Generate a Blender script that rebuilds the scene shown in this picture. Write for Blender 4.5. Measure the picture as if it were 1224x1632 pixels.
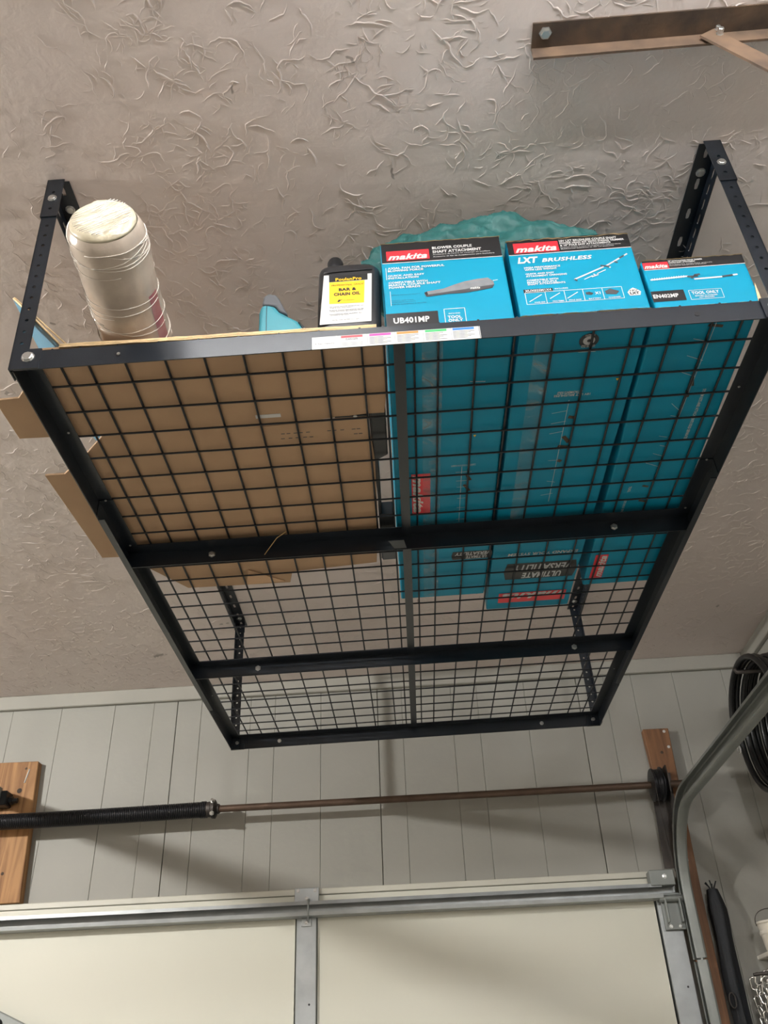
import bpy, math, random
from mathutils import Matrix, Vector, noise
random.seed(7)
for o in list(bpy.data.objects):
    bpy.data.objects.remove(o)
scene = bpy.context.scene
COL = scene.collection
Z0 = 2.45            # height of the rack's lower near left corner above the floor

# ------------------------------------------------------------------ camera
cam_d = bpy.data.cameras.new('camera')
cam = bpy.data.objects.new('camera', cam_d)
COL.objects.link(cam)
cam_d.sensor_fit = 'HORIZONTAL'
cam_d.sensor_width = 36.0
cam_d.lens = 1394.0 / 1224.0 * 36.0
cam_d.clip_start = 0.02
cam.matrix_world = Matrix(((0.99725872, 0.06590583, 0.03363715, 0.61121),
                           (0.06474067, -0.55705974, -0.8279451, -0.96859),
                           (-0.0358285, 0.82785317, -0.55979948, Z0 - 0.96693),
                           (0, 0, 0, 1)))
scene.camera = cam

# ------------------------------------------------------------------ world, exposure
world = bpy.data.worlds.new('world')
scene.world = world
world.use_nodes = True
world.node_tree.nodes['Background'].inputs[0].default_value = (1.0, 0.95, 0.88, 1)
world.node_tree.nodes['Background'].inputs[1].default_value = 0.02
vs = scene.view_settings
vs.view_transform = 'Standard'
vs.look = 'None'
vs.gamma = 1.0
vs.use_curve_mapping = False
vs.exposure = 0.58
BULB_STRENGTH = 2000.0     # lamp globe, ceiling at the left
FILL_STRENGTH = 740.0      # added fill globe near the back of the room, for brightness only
TUBE_STRENGTH = 66.0       # shop light on the ceiling behind the camera
PANEL_STRENGTH = 23.0      # flat ceiling light just above the viewer
BULB_COL = (1.0, 0.975, 0.93)
TUBE_COL = (0.98, 0.985, 1.0)

# room, relative to Z0
ZC, YW, XR, XL, YB, ZF = 0.4724, 2.351, 1.895, -3.7, -4.2, -Z0


# ------------------------------------------------------------------ materials
def s2l(c):
    return tuple(((v / 12.92) if v <= 0.04045 else ((v + 0.055) / 1.055) ** 2.4) for v in c)


def rgb(r, g, b):
    return s2l((r / 255.0, g / 255.0, b / 255.0)) + (1.0,)


def mat(name, col, rough=0.6, metal=0.0, var=0.08, vscale=6.0, bump=0.0, bscale=60.0, spec=0.5,
        coat=0.0, col2=None, thresh=None):
    m = bpy.data.materials.new(name)
    m.use_nodes = True
    nt = m.node_tree
    b = nt.nodes['Principled BSDF']
    b.inputs['Roughness'].default_value = rough
    b.inputs['Metallic'].default_value = metal
    b.inputs['Specular IOR Level'].default_value = spec
    b.inputs['Coat Weight'].default_value = coat
    b.inputs['Coat Roughness'].default_value = 0.15
    tc = nt.nodes.new('ShaderNodeTexCoord')
    nz = nt.nodes.new('ShaderNodeTexNoise')
    nz.inputs['Scale'].default_value = vscale
    nz.inputs['Detail'].default_value = 5.0
    nt.links.new(tc.outputs['Object'], nz.inputs['Vector'])
    rp = nt.nodes.new('ShaderNodeValToRGB')
    c = Vector(col[:3])
    if col2 is None:
        lo = c * (1 - var)
        hi = c * (1 + var)
    else:
        lo = Vector(col2[:3])
        hi = c
    a, e = thresh if thresh else (0.3, 0.7)
    rp.color_ramp.elements[0].position = a
    rp.color_ramp.elements[1].position = e
    rp.color_ramp.elements[0].color = tuple(lo) + (1,)
    rp.color_ramp.elements[1].color = tuple(min(1, v) for v in hi) + (1,)
    nt.links.new(nz.outputs['Fac'], rp.inputs['Fac'])
    nt.links.new(rp.outputs['Color'], b.inputs['Base Color'])
    if bump > 0:
        n2 = nt.nodes.new('ShaderNodeTexNoise')
        n2.inputs['Scale'].default_value = bscale
        n2.inputs['Detail'].default_value = 6.0
        nt.links.new(tc.outputs['Object'], n2.inputs['Vector'])
        bp = nt.nodes.new('ShaderNodeBump')
        bp.inputs['Strength'].default_value = 1.0
        bp.inputs['Distance'].default_value = bump
        nt.links.new(n2.outputs['Fac'], bp.inputs['Height'])
        nt.links.new(bp.outputs['Normal'], b.inputs['Normal'])
    return m


def glow(name, col, strength):
    m = bpy.data.materials.new(name)
    m.use_nodes = True
    nt = m.node_tree
    b = nt.nodes['Principled BSDF']
    b.inputs['Base Color'].default_value = (0.9, 0.9, 0.9, 1)
    b.inputs['Emission Color'].default_value = col + (1,)
    b.inputs['Emission Strength'].default_value = strength
    return m


def ceiling_material():
    m = bpy.data.materials.new('trowelled_plaster')
    m.use_nodes = True
    nt = m.node_tree
    N = nt.nodes
    Lk = nt.links.new
    b = N['Principled BSDF']
    b.inputs['Roughness'].default_value = 0.34
    b.inputs['Specular IOR Level'].default_value = 0.5
    tc = N.new('ShaderNodeTexCoord')

    def mth(op, a, c=None):
        n = N.new('ShaderNodeMath')
        n.operation = op
        for i, v in enumerate((a, c)):
            if v is None:
                continue
            if isinstance(v, (int, float)):
                n.inputs[i].default_value = v
            else:
                Lk(v, n.inputs[i])
        return n.outputs[0]

    def ramp(src, a, e, v0=0.0, v1=1.0):
        n = N.new('ShaderNodeMapRange')
        n.interpolation_type = 'SMOOTHSTEP'
        for i, v in zip((1, 2, 3, 4), (a, e, v0, v1)):
            n.inputs[i].default_value = v
        Lk(src, n.inputs[0])
        return n.outputs[0]

    def ntex(scale, vec, detail=3.0, colour=False, rough=0.5):
        n = N.new('ShaderNodeTexNoise')
        n.inputs['Scale'].default_value = scale
        n.inputs['Detail'].default_value = detail
        n.inputs['Roughness'].default_value = rough
        Lk(vec, n.inputs['Vector'])
        return n.outputs['Color' if colour else 'Fac']

    def warp(vec, scale, amp):
        c = ntex(scale, vec, 3.0, True)
        s = N.new('ShaderNodeVectorMath')
        s.operation = 'SUBTRACT'
        Lk(c, s.inputs[0])
        s.inputs[1].default_value = (0.5, 0.5, 0.5)
        k = N.new('ShaderNodeVectorMath')
        k.operation = 'SCALE'
        Lk(s.outputs[0], k.inputs[0])
        k.inputs['Scale'].default_value = amp
        a = N.new('ShaderNodeVectorMath')
        Lk(vec, a.inputs[0])
        Lk(k.outputs[0], a.inputs[1])
        return a.outputs[0]

    o = tc.outputs['Object']
    w1 = warp(o, 9.0, 0.11)
    w2 = warp(o, 14.0, 0.10)
    w3 = warp(o, 26.0, 0.05)
    h = mth('MULTIPLY', ntex(22.0, w3, 3.0), 0.35)
    h = mth('ADD', h, mth('MULTIPLY', ntex(60.0, w1, 4.0), 0.22))
    h = mth('ADD', h, mth('MULTIPLY', ntex(9.0, o, 2.0), 0.6))
    bp = N.new('ShaderNodeBump')
    bp.inputs['Strength'].default_value = 0.9
    bp.inputs['Distance'].default_value = 0.0030
    Lk(h, bp.inputs['Height'])
    Lk(bp.outputs['Normal'], b.inputs['Normal'])
    mix = N.new('ShaderNodeMixRGB')
    mix.inputs[1].default_value = rgb(222, 209, 206)
    mix.inputs[2].default_value = rgb(228, 216, 208)
    Lk(ntex(2.5, o), mix.inputs[0])
    st = N.new('ShaderNodeMixRGB')          # a few scuffs with edges of their own
    Lk(mth('MULTIPLY', ramp(ntex(17.0, w2, 2.0), 0.735, 0.76), 0.55), st.inputs[0])
    Lk(mix.outputs[0], st.inputs[1])
    st.inputs[2].default_value = rgb(96, 82, 72)
    Lk(st.outputs[0], b.inputs['Base Color'])
    return m


def wood_material(name, c1, c2):
    m = bpy.data.materials.new(name)
    m.use_nodes = True
    nt = m.node_tree
    b = nt.nodes['Principled BSDF']
    b.inputs['Roughness'].default_value = 0.65
    tc = nt.nodes.new('ShaderNodeTexCoord')
    mp = nt.nodes.new('ShaderNodeMapping')
    mp.inputs['Scale'].default_value = (22, 22, 1.6)
    nt.links.new(tc.outputs['Object'], mp.inputs[0])
    nz = nt.nodes.new('ShaderNodeTexNoise')
    nz.inputs['Scale'].default_value = 1.6
    nz.inputs['Detail'].default_value = 6
    nz.inputs['Distortion'].default_value = 1.2
    nt.links.new(mp.outputs[0], nz.inputs['Vector'])
    rp = nt.nodes.new('ShaderNodeValToRGB')
    rp.color_ramp.elements[0].position = 0.32
    rp.color_ramp.elements[1].position = 0.62
    rp.color_ramp.elements[0].color = c1
    rp.color_ramp.elements[1].color = c2
    nt.links.new(nz.outputs['Fac'], rp.inputs[0])
    nt.links.new(rp.outputs[0], b.inputs['Base Color'])
    return m


M = {}
M['ceiling'] = ceiling_material()
M['wall'] = mat('painted_panelling', rgb(158, 157, 150), 0.55, var=0.05, vscale=3.0, bump=0.0006, bscale=40)
M['wall_back'] = mat('groove_backing', rgb(150, 146, 136), 0.8, var=0.1)
M['trim'] = mat('painted_trim', rgb(162, 160, 152), 0.5, var=0.04, vscale=5.0)
M['floor'] = mat('concrete', rgb(140, 137, 130), 0.7, var=0.12, vscale=2.0, bump=0.001, bscale=30)
M['drywall'] = mat('drywall', rgb(196, 190, 178), 0.7, var=0.04, vscale=2.0)
M['rack'] = mat('black_powder_coat', rgb(25, 31, 39), 0.30, var=0.12, vscale=20.0, bump=0.00012, bscale=500, spec=0.55)
M['wire'] = mat('black_wire', rgb(20, 24, 31), 0.45, var=0.1)
M['zinc'] = mat('zinc_bolt', rgb(200, 200, 198), 0.3, 0.9, var=0.08, vscale=80)
M['galv'] = mat('galvanised_steel', rgb(168, 172, 174), 0.42, 0.75, var=0.12, vscale=14.0)
M['galv_dull'] = mat('dull_galvanised', rgb(140, 144, 142), 0.5, 0.5, var=0.1, vscale=10.0)
M['rust'] = mat('rusty_angle_iron', rgb(104, 84, 66), 0.75, 0.25, col2=rgb(58, 50, 46), vscale=18.0, bump=0.0008, bscale=90)
M['rust_light'] = mat('worn_brown_steel', rgb(128, 104, 84), 0.7, 0.2, col2=rgb(88, 74, 64), vscale=20.0)
M['shaft'] = mat('brown_steel_shaft', rgb(96, 78, 66), 0.5, 0.5, var=0.2, vscale=18.0)
M['dark_steel'] = mat('dark_greasy_steel', rgb(84, 77, 72), 0.5, 0.4, col2=rgb(40, 38, 38), vscale=12.0)
M['spring'] = mat('oiled_spring_steel', rgb(38, 38, 42), 0.4, 0.5, var=0.15, vscale=30.0)
M['door'] = mat('white_door_sheet', rgb(218, 217, 204), 0.5, var=0.02, vscale=2.0)
M['door_cap'] = mat('door_rail_white', rgb(206, 204, 192), 0.45, var=0.05, vscale=8.0)
M['wood'] = wood_material('yellow_fir', rgb(122, 82, 48), rgb(176, 132, 86))
M['wood_red'] = wood_material('brown_fir', rgb(98, 68, 48), rgb(138, 98, 68))
M['card'] = mat('corrugated_card', rgb(182, 150, 118), 0.8, var=0.06, vscale=10.0, bump=0.0004, bscale=40)
M['card_edge'] = mat('raw_card_edge', rgb(228, 200, 156), 0.8, var=0.14, vscale=60.0)
M['card_light'] = mat('light_card', rgb(212, 174, 138), 0.8, var=0.05)
M['card_blue'] = mat('blue_printed_card', rgb(92, 140, 165), 0.5, var=0.06)
M['red'] = mat('red_print', rgb(226, 46, 58), 0.35, var=0.03)
M['cyan'] = mat('cyan_print', rgb(0, 138, 171), 0.45, var=0.03, vscale=12.0, spec=0.28)
M['black'] = mat('black_print', rgb(26, 26, 28), 0.35, var=0.06)
M['white'] = mat('white_print', rgb(208, 208, 206), 0.5, var=0.01)
M['offwhite'] = mat('off_white_plastic', rgb(222, 216, 204), 0.4, var=0.03)
M['grey'] = mat('grey_print', rgb(120, 122, 126), 0.45, var=0.12, vscale=60)
M['lgrey'] = mat('light_grey_print', rgb(196, 198, 200), 0.45, var=0.05, vscale=60)
M['dgrey'] = mat('dark_grey_print', rgb(62, 64, 68), 0.4, var=0.1, vscale=60)
M['yellow'] = mat('yellow_print', rgb(246, 196, 20), 0.4, var=0.02)
M['magenta'] = mat('magenta_print', rgb(200, 60, 150), 0.45, var=0.02)
M['orange'] = mat('orange_print', rgb(228, 130, 60), 0.45, var=0.02)
M['green'] = mat('green_print', rgb(60, 170, 100), 0.45, var=0.02)
M['blue'] = mat('blue_print', rgb(40, 120, 200), 0.45, var=0.02)
M['bottle'] = mat('black_bottle_plastic', rgb(40, 40, 42), 0.32, var=0.1, bump=0.0002, bscale=200)
M['film'] = mat('stretch_film', rgb(186, 172, 158), 0.22, var=0.10, vscale=26.0, bump=0.0012, bscale=34, coat=0.7)
M['film_end'] = mat('bunched_film', rgb(206, 196, 172), 0.32, var=0.16, vscale=30.0, bump=0.0022, bscale=60, coat=0.6)
M['strand'] = mat('film_strand', rgb(224, 216, 206), 0.2, var=0.05, coat=0.5)
M['pink'] = mat('pink_printed_film', rgb(150, 74, 84), 0.3, col2=rgb(176, 128, 120), vscale=30.0, coat=0.5)
M['teal_cloth'] = mat('teal_nylon', rgb(40, 98, 96), 0.55, var=0.14, vscale=10.0, bump=0.004, bscale=22)
M['teal_plastic'] = mat('teal_plastic', rgb(58, 138, 152), 0.4, var=0.04)
M['grey_plastic'] = mat('grey_plastic', rgb(86, 88, 92), 0.45, var=0.08)
M['black_plastic'] = mat('black_plastic', rgb(22, 24, 28), 0.4, var=0.12)
M['black_cloth'] = mat('black_cloth', rgb(24, 27, 33), 0.7, var=0.25, vscale=16, bump=0.002, bscale=40)
M['hose'] = mat('black_rubber_hose', rgb(24, 25, 26), 0.32, var=0.1)
M['chrome'] = mat('bright_chain', rgb(226, 226, 224), 0.16, 1.0, var=0.03)
M['straw'] = mat('dry_straw', rgb(196, 164, 112), 0.8, var=0.1)
M['bulb'] = glow('lit_lamp_globe', BULB_COL, BULB_STRENGTH)
M['bulb_fill'] = glow('added_fill_globe', BULB_COL, FILL_STRENGTH)
M['panel'] = glow('lit_panel', TUBE_COL, PANEL_STRENGTH)
M['tube'] = glow('lit_lamp_diffuser', TUBE_COL, TUBE_STRENGTH)


def tape_material():
    m = bpy.data.materials.new('clear_tape')
    m.use_nodes = True
    nt = m.node_tree
    b = nt.nodes['Principled BSDF']
    b.inputs['Base Color'].default_value = rgb(176, 196, 200)  # pale base and patchy alpha put the film's wrinkle highlights into the colour
    b.inputs['Roughness'].default_value = 0.12
    tc = nt.nodes.new('ShaderNodeTexCoord')
    nz = nt.nodes.new('ShaderNodeTexNoise')
    nz.inputs['Scale'].default_value = 18
    nz.inputs['Detail'].default_value = 6
    nz.inputs['Distortion'].default_value = 2.0
    nt.links.new(tc.outputs['Object'], nz.inputs['Vector'])
    r = nt.nodes.new('ShaderNodeMapRange')
    for i, v in zip((1, 2, 3, 4), (0.48, 0.72, 0.12, 0.5)):
        r.inputs[i].default_value = v
    nt.links.new(nz.outputs['Fac'], r.inputs[0])
    nt.links.new(r.outputs[0], b.inputs['Alpha'])
    bp = nt.nodes.new('ShaderNodeBump')
    bp.inputs['Distance'].default_value = 0.0015
    nt.links.new(nz.outputs['Fac'], bp.inputs['Height'])
    nt.links.new(bp.outputs['Normal'], b.inputs['Normal'])
    return m


M['tape'] = tape_material()


# ------------------------------------------------------------------ mesh helpers
class MB:
    def __init__(self):
        self.v = []
        self.f = []

    def add(self, vs_, fs):
        n = len(self.v)
        self.v += [tuple(q) for q in vs_]
        self.f += [tuple(i + n for i in f) for f in fs]
        return self

    def box(self, x0, x1, y0, y1, z0, z1):
        return self.add([(x0, y0, z0), (x1, y0, z0), (x1, y1, z0), (x0, y1, z0),
                         (x0, y0, z1), (x1, y0, z1), (x1, y1, z1), (x0, y1, z1)],
                        [(0, 3, 2, 1), (4, 5, 6, 7), (0, 1, 5, 4), (1, 2, 6, 5), (2, 3, 7, 6), (3, 0, 4, 7)])

    def prism(self, pts, ax, a0, a1):
        """polygon pts extruded along axis ax; pts in the two other axes in xyz order"""
        def put(q, a):
            r = list(q)
            r.insert(ax, a)
            return r
        n = len(pts)
        vs_ = [put(q, a0) for q in pts] + [put(q, a1) for q in pts]
        fs = [tuple(range(n))[::-1], tuple(range(n, 2 * n))]
        fs += [(i, (i + 1) % n, n + (i + 1) % n, n + i) for i in range(n)]
        return self.add(vs_, fs)

    def rings(self, rr, closed=False, caps=True):
        n = len(rr[0])
        vs_ = [q for r in rr for q in r]
        fs = []
        m = len(rr)
        for k in range(m if closed else m - 1):
            a, b = k * n, ((k + 1) % m) * n
            for i in range(n):
                j = (i + 1) % n
                fs.append((a + i, a + j, b + j, b + i))
        if caps and not closed:
            fs.append(tuple(range(n))[::-1])
            fs.append(tuple(range((m - 1) * n, m * n)))
        return self.add(vs_, fs)

    def tube(self, path, r, n=6, closed=False):
        P = [Vector(q) for q in path]
        rr = []
        up = None
        for k, q in enumerate(P):
            if closed:
                d = P[(k + 1) % len(P)] - P[k - 1]
            else:
                d = P[min(k + 1, len(P) - 1)] - P[max(k - 1, 0)]
            d.normalize()
            if up is None:
                up = Vector((0, 0, 1)) if abs(d.z) < 0.9 else Vector((0, 1, 0))
            a = up - d * up.dot(d)
            a.normalize()
            up = a
            b = d.cross(a)
            rk = r[k] if isinstance(r, (list, tuple)) else r
            rr.append([q + (a * math.cos(2 * math.pi * i / n) + b * math.sin(2 * math.pi * i / n)) * rk for i in range(n)])
        return self.rings(rr, closed)

    def lathe(self, prof, o, axis, n=16, phase=0.0):
        """prof: (distance along axis, radius)"""
        d = Vector(axis).normalized()
        a = Vector((0, 0, 1)) if abs(d.z) < 0.9 else Vector((1, 0, 0))
        a = (a - d * a.dot(d)).normalized()
        b = d.cross(a)
        o = Vector(o)
        rr = [[o + d * t + (a * math.cos(2 * math.pi * i / n + phase) + b * math.sin(2 * math.pi * i / n + phase)) * r
               for i in range(n)] for t, r in prof]
        return self.rings(rr)

    def plate(self, o, u, v, nrm, length, width, th, holes=(), r=0.003, hl=0.0, pitch=None):
        """flat bar with real holes; holes = positions along u (centred across the width)"""
        o, u, v, nrm = Vector(o), Vector(u), Vector(v), Vector(nrm)

        def pt(a, b, k):
            return o + u * a + v * b + nrm * (th * k)
        half = (r + hl) * 1.35
        segs = []
        c = 0.0
        for h in holes:
            if h - half < c - 1e-6 or h + half > length:
                continue
            if h - half > c + 1e-6:
                segs.append((c, h - half, None))
            segs.append((h - half, h + half, h))
            c = h + half
        if c < length - 1e-6:
            segs.append((c, length, None))
        for a0, a1, h in segs:
            if h is None:
                q = [pt(a0, 0, 0), pt(a1, 0, 0), pt(a1, width, 0), pt(a0, width, 0),
                     pt(a0, 0, 1), pt(a1, 0, 1), pt(a1, width, 1), pt(a0, width, 1)]
                self.add(q, [(0, 3, 2, 1), (4, 5, 6, 7), (0, 1, 5, 4), (2, 3, 7, 6)])
            else:
                w2 = width / 2
                out = [(a1, w2), (a1, width), (h, width), (a0, width), (a0, w2), (a0, 0), (h, 0), (a1, 0)]
                ins = []
                for k in range(8):
                    t = math.pi / 4 * k
                    cx = math.cos(t)
                    ins.append((h + r * cx + (hl if cx > 0.1 else -hl if cx < -0.1 else 0), w2 + r * math.sin(t)))
                q = [pt(a, b, 0) for a, b in out] + [pt(a, b, 0) for a, b in ins] + \
                    [pt(a, b, 1) for a, b in out] + [pt(a, b, 1) for a, b in ins]
                fs = []
                for k in range(8):
                    j = (k + 1) % 8
                    fs += [(k, 8 + k, 8 + j, j), (16 + k, 16 + j, 24 + j, 24 + k), (8 + k, 24 + k, 24 + j, 8 + j)]
                    if k in (1, 2, 5, 6):
                        fs.append((k, j, 16 + j, 16 + k))
                self.add(q, fs)
        for a in (0, length):
            self.add([pt(a, 0, 0), pt(a, width, 0), pt(a, width, 1), pt(a, 0, 1)], [(0, 1, 2, 3)])
        return self

    def quad(self, o, xd, yd, x0, x1, y0, y1):
        o, xd, yd = Vector(o), Vector(xd), Vector(yd)
        return self.add([o + xd * x0 + yd * y0, o + xd * x1 + yd * y0, o + xd * x1 + yd * y1, o + xd * x0 + yd * y1],
                        [(0, 1, 2, 3)])

    def build(self, name, material, parent=None, base=(0, 0, 0), smooth=False):
        me = bpy.data.meshes.new(name)
        b = Vector(base)
        me.from_pydata([tuple(Vector(q) - b) for q in self.v], [], self.f)
        me.update()
        me.materials.append(M[material])
        if smooth:
            me.polygons.foreach_set('use_smooth', [True] * len(me.polygons))
            if smooth != True:
                me.set_sharp_from_angle(angle=math.radians(smooth))
        o = bpy.data.objects.new(name, me)
        COL.objects.link(o)
        if parent is not None:
            o.parent = parent
        return o


def bevel(o, w, seg=2):
    md = o.modifiers.new('bevel', 'BEVEL')
    md.width = w
    md.segments = seg
    md.limit_method = 'ANGLE'
    return o


def tag(o, label, cat, group=None):
    o['label'] = label
    o['category'] = cat
    if group:
        o['group'] = group
    return o


UP = Matrix.Translation((0, 0, Z0))
RACK = UP @ Matrix(((0.99959621, -0.02246745, -0.01739618, 0),
                    (0.02229385, 0.99970034, -0.01010967, 0),
                    (0.0176181, 0.00971776, 0.99979756, 0), (0, 0, 0, 1)))


def thing(name, label, cat, base, frame=UP, group=None):
    o = bpy.data.objects.new(name, None)
    o.empty_display_size = 0.05
    COL.objects.link(o)
    o.matrix_world = frame @ Matrix.Translation(base)
    return tag(o, label, cat, group)


def struct(o, label=None):
    o['kind'] = 'structure'
    if label:
        o['label'] = label
    return o


# text -------------------------------------------------------------
_tc = {}


def text_data(body, shear=0.0, bold=0.0):
    k = (body, shear, bold)
    if k not in _tc:
        cu = bpy.data.curves.new('t', 'FONT')
        cu.body = body
        cu.shear = shear
        cu.offset = bold
        cu.space_character = 1.0 + 1.6 * bold
        cu.resolution_u = 2
        cu.fill_mode = 'FRONT'
        ob = bpy.data.objects.new('t', cu)
        me = bpy.data.meshes.new_from_object(ob)
        vs_ = [(q.co.x, q.co.y) for q in me.vertices]
        fs = [tuple(p.vertices) for p in me.polygons]
        bpy.data.objects.remove(ob)
        bpy.data.meshes.remove(me)
        bpy.data.curves.remove(cu)
        xs = [q[0] for q in vs_] or [0, 1]
        ys = [q[1] for q in vs_] or [0, 1]
        _tc[k] = (vs_, fs, min(xs), max(xs), min(ys), max(ys))
    return _tc[k]


def text(mb, body, o, xd, yd, x0, x1, y0, y1, shear=0.0, bold=0.02):
    """lettering stretched to the rectangle x0..x1, y0..y1 of the plane o + xd*x + yd*y"""
    vs_, fs, a0, a1, b0, b1 = text_data(body, shear, bold)
    o, xd, yd = Vector(o), Vector(xd), Vector(yd)
    q = []
    for a, b in vs_:
        x = x0 + (a - a0) / (a1 - a0) * (x1 - x0)
        y = y0 + (b - b0) / (b1 - b0) * (y1 - y0)
        q.append(o + xd * x + yd * y)
    mb.add(q, fs)


# ================================================================== the setting
def slab(name, x0, x1, y0, y1, z0, z1, m):
    mb = MB().box(x0, x1, y0, y1, z0, z1)
    o = mb.build(name, m)
    o.matrix_world = UP
    return struct(o)


slab('floor', XL - .1, XR + .1, YB - .1, YW + .3, ZF - .1, ZF, 'floor')
ceiling = slab('ceiling', XL - .1, XR + .1, YB - .1, YW + .3, ZC, ZC + .1, 'ceiling')
slab('wall_left', XL - .1, XL, YB, YW, ZF, ZC, 'drywall')
slab('wall_back', XL, XR, YB - .1, YB, ZF, ZC, 'drywall')
wall_right = slab('wall_right', XR, XR + .1, YB, YW + .1, ZF, ZC, 'wall')



def trowel_ridges():
    """raised wavy ridges left by the trowel, as thin three-sided strips on the plaster"""
    rnd = random.Random(31)
    vs_, fs = [], []

    def stroke(x, y, ang, n, w, h, depth=0):
        curl = rnd.uniform(-.22, .22)
        pts = []
        for k in range(n + 1):
            pts.append((x, y, ang))
            ang += curl + rnd.gauss(0, .42)
            st = rnd.uniform(.005, .009)
            x += math.cos(ang) * st
            y += math.sin(ang) * st
            if depth < 2 and k > 1 and rnd.random() < .16:
                stroke(x, y, ang + rnd.choice((-1, 1)) * rnd.uniform(.6, 1.5), max(2, n // 2), w * .8, h * .8, depth + 1)
        b0 = len(vs_)
        for k, (px, py, pa) in enumerate(pts):
            t_ = k / n
            e = min(1, 4 * t_, 4 * (1 - t_)) * rnd.uniform(.6, 1.15)
            nx, ny = -math.sin(pa), math.cos(pa)
            ww = w * (.45 + .55 * e) * .5
            vs_.append((px + nx * ww, py + ny * ww, ZC + .0002))
            vs_.append((px, py, ZC - h * e))
            vs_.append((px - nx * ww, py - ny * ww, ZC + .0002))
        for k in range(n):
            a_ = b0 + 3 * k
            fs.append((a_, a_ + 3, a_ + 4, a_ + 1))
            fs.append((a_ + 1, a_ + 4, a_ + 5, a_ + 2))
    made = 0
    while made < 11500:
        x, y = rnd.uniform(-1.35, XR), rnd.uniform(-.75, YW - .03)
        d = .60 + .9 * noise.noise(Vector((x * 2.3, y * 2.3, 3.0))) + .35 * noise.noise(Vector((x * 7, y * 7, 9.0)))
        if x < .3:
            d -= .10
        if rnd.random() > d:
            continue
        made += 1
        field = 2.2 * noise.noise(Vector((x * 3.2, y * 3.2, 0.5))) + rnd.choice((0, 0, 0, 1.4))
        big = rnd.random()
        n = int(2 + 9 * big * big * big + rnd.random() * 3)
        w = rnd.uniform(.0018, .0030) + .0016 * big * big
        stroke(x, y, field + rnd.gauss(0, .45), n, w, w * rnd.uniform(.30, .58))
    mb = MB()
    mb.v, mb.f = vs_, fs
    o = mb.build('trowel_ridges', 'ceiling', ceiling, smooth=True)
    o['kind'] = 'stuff'


trowel_ridges()
DX0, DX1, DTOP = -3.42, 1.43, -0.345      # door opening
mb = MB()
mb.box(XL, XR, YW + .012, YW + .1, DTOP, ZC)
mb.box(DX1, XR, YW + .012, YW + .1, ZF, DTOP)
mb.box(XL, DX0, YW + .012, YW + .1, ZF, DTOP)
wall_front = struct(mb.build('wall_front', 'wall_back'))
wall_front.matrix_world = UP
grooves = [-3.7, -3.5, -3.3, -3.12, -2.9, -2.7, -2.5, -2.3, -2.1, -1.9, -1.7, -1.48, -1.27, -1.074, -0.871, -0.651, -0.49, -0.393,
           -0.294, -0.093, 0.006, 0.19, 0.417, 0.514, 0.711, 0.814, 1.003, 1.212, 1.321, DX1, 1.594, 1.788, XR]
for i in range(len(grooves) - 1):
    dark = (-0.393, 0.417, 1.212)
    a = grooves[i] + (.0014 if grooves[i] in dark else .0004)
    b = grooves[i + 1] - (.0014 if grooves[i + 1] in dark else .0004)
    low = ZF if (a > DX1 - .01 or b < DX0) else DTOP
    d = 0.0008 * (i % 3)
    bevel(MB().box(a, b, YW - d * .4, YW + .012, low, ZC).build('wall_panel', 'wall', wall_front), 0.0012, 1)
# trim under the ceiling
for nm, args in (('trim_1', (XL, XR - .018, YW - .022, YW - .003, .414, ZC)),
                 ('trim_2', (XR - .020, XR, YB, YW - .003, .414, ZC))):
    o = bevel(MB().box(*args).build(nm, 'trim'), .003, 1)
    o.matrix_world = UP
    struct(o)

# ------------------------------------------------------------------ the garage door
door = bpy.data.objects.new('door_1', None)
COL.objects.link(door)
door.matrix_world = UP @ Matrix.Translation((-1.0, YW, ZF))
struct(door, 'white sectional overhead door with galvanised stiles and strut')
DB = (-1.0, YW, ZF)
yf = YW - 0.022                              # face of the inner sheet
stiles = [(-3.40, -3.32), (-2.34, -2.27), (-1.11, -1.04), (0.113, 0.183), (1.353, 1.425)]
sec = [(-0.328, -0.87), (-0.873, -1.40), (-1.403, -1.93), (-1.933, ZF + .005)]
for k, (zt, zb) in enumerate(sec):
    for i in range(len(stiles) - 1):
        x0, x1 = stiles[i][1], stiles[i + 1][0]
        MB().box(x0 + .002, x1 - .006, yf, YW + .018, zb + .004, zt - .022).build('door_panel', 'door', door, DB)
    bevel(MB().box(-3.40, 1.405, yf - .006, YW + .018, zt - .020, zt).build('section_rail', 'door_cap', door, DB), .002, 1)
    for x0, x1 in stiles:
        bevel(MB().box(x0, x1, yf - .014, yf + .03, zb + .002, zt - .021).build('stile', 'galv', door, DB), .002, 1)
        h = MB().lathe([(0, .0035), (.0016, .0035)], ((x0 + x1) / 2 + .012, yf - .0155, zt - .36), (0, 1, 0), 8)
        h.build('screw_hole', 'black', door, DB)
prof = [(yf - .003, -.378), (yf - .060, -.378), (yf - .062, -.390), (yf - .057, -.390), (yf - .055, -.3815), (yf - .017, -.3815),
        (yf - .017, -.4205), (yf - .055, -.4205), (yf - .057, -.412), (yf - .062, -.412), (yf - .060, -.424), (yf - .003, -.424)]
strut = MB().prism(prof, 0, -3.39, 1.37).build('strut', 'galv', door, DB)


def hexbolt(o, axis, r=.006, h=.004, n=6):
    return MB().lathe([(0, r * 1.25), (.0012, r * 1.25), (.0013, r), (h, r), (h + .0008, r * .8)], o, axis, n)


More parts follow.
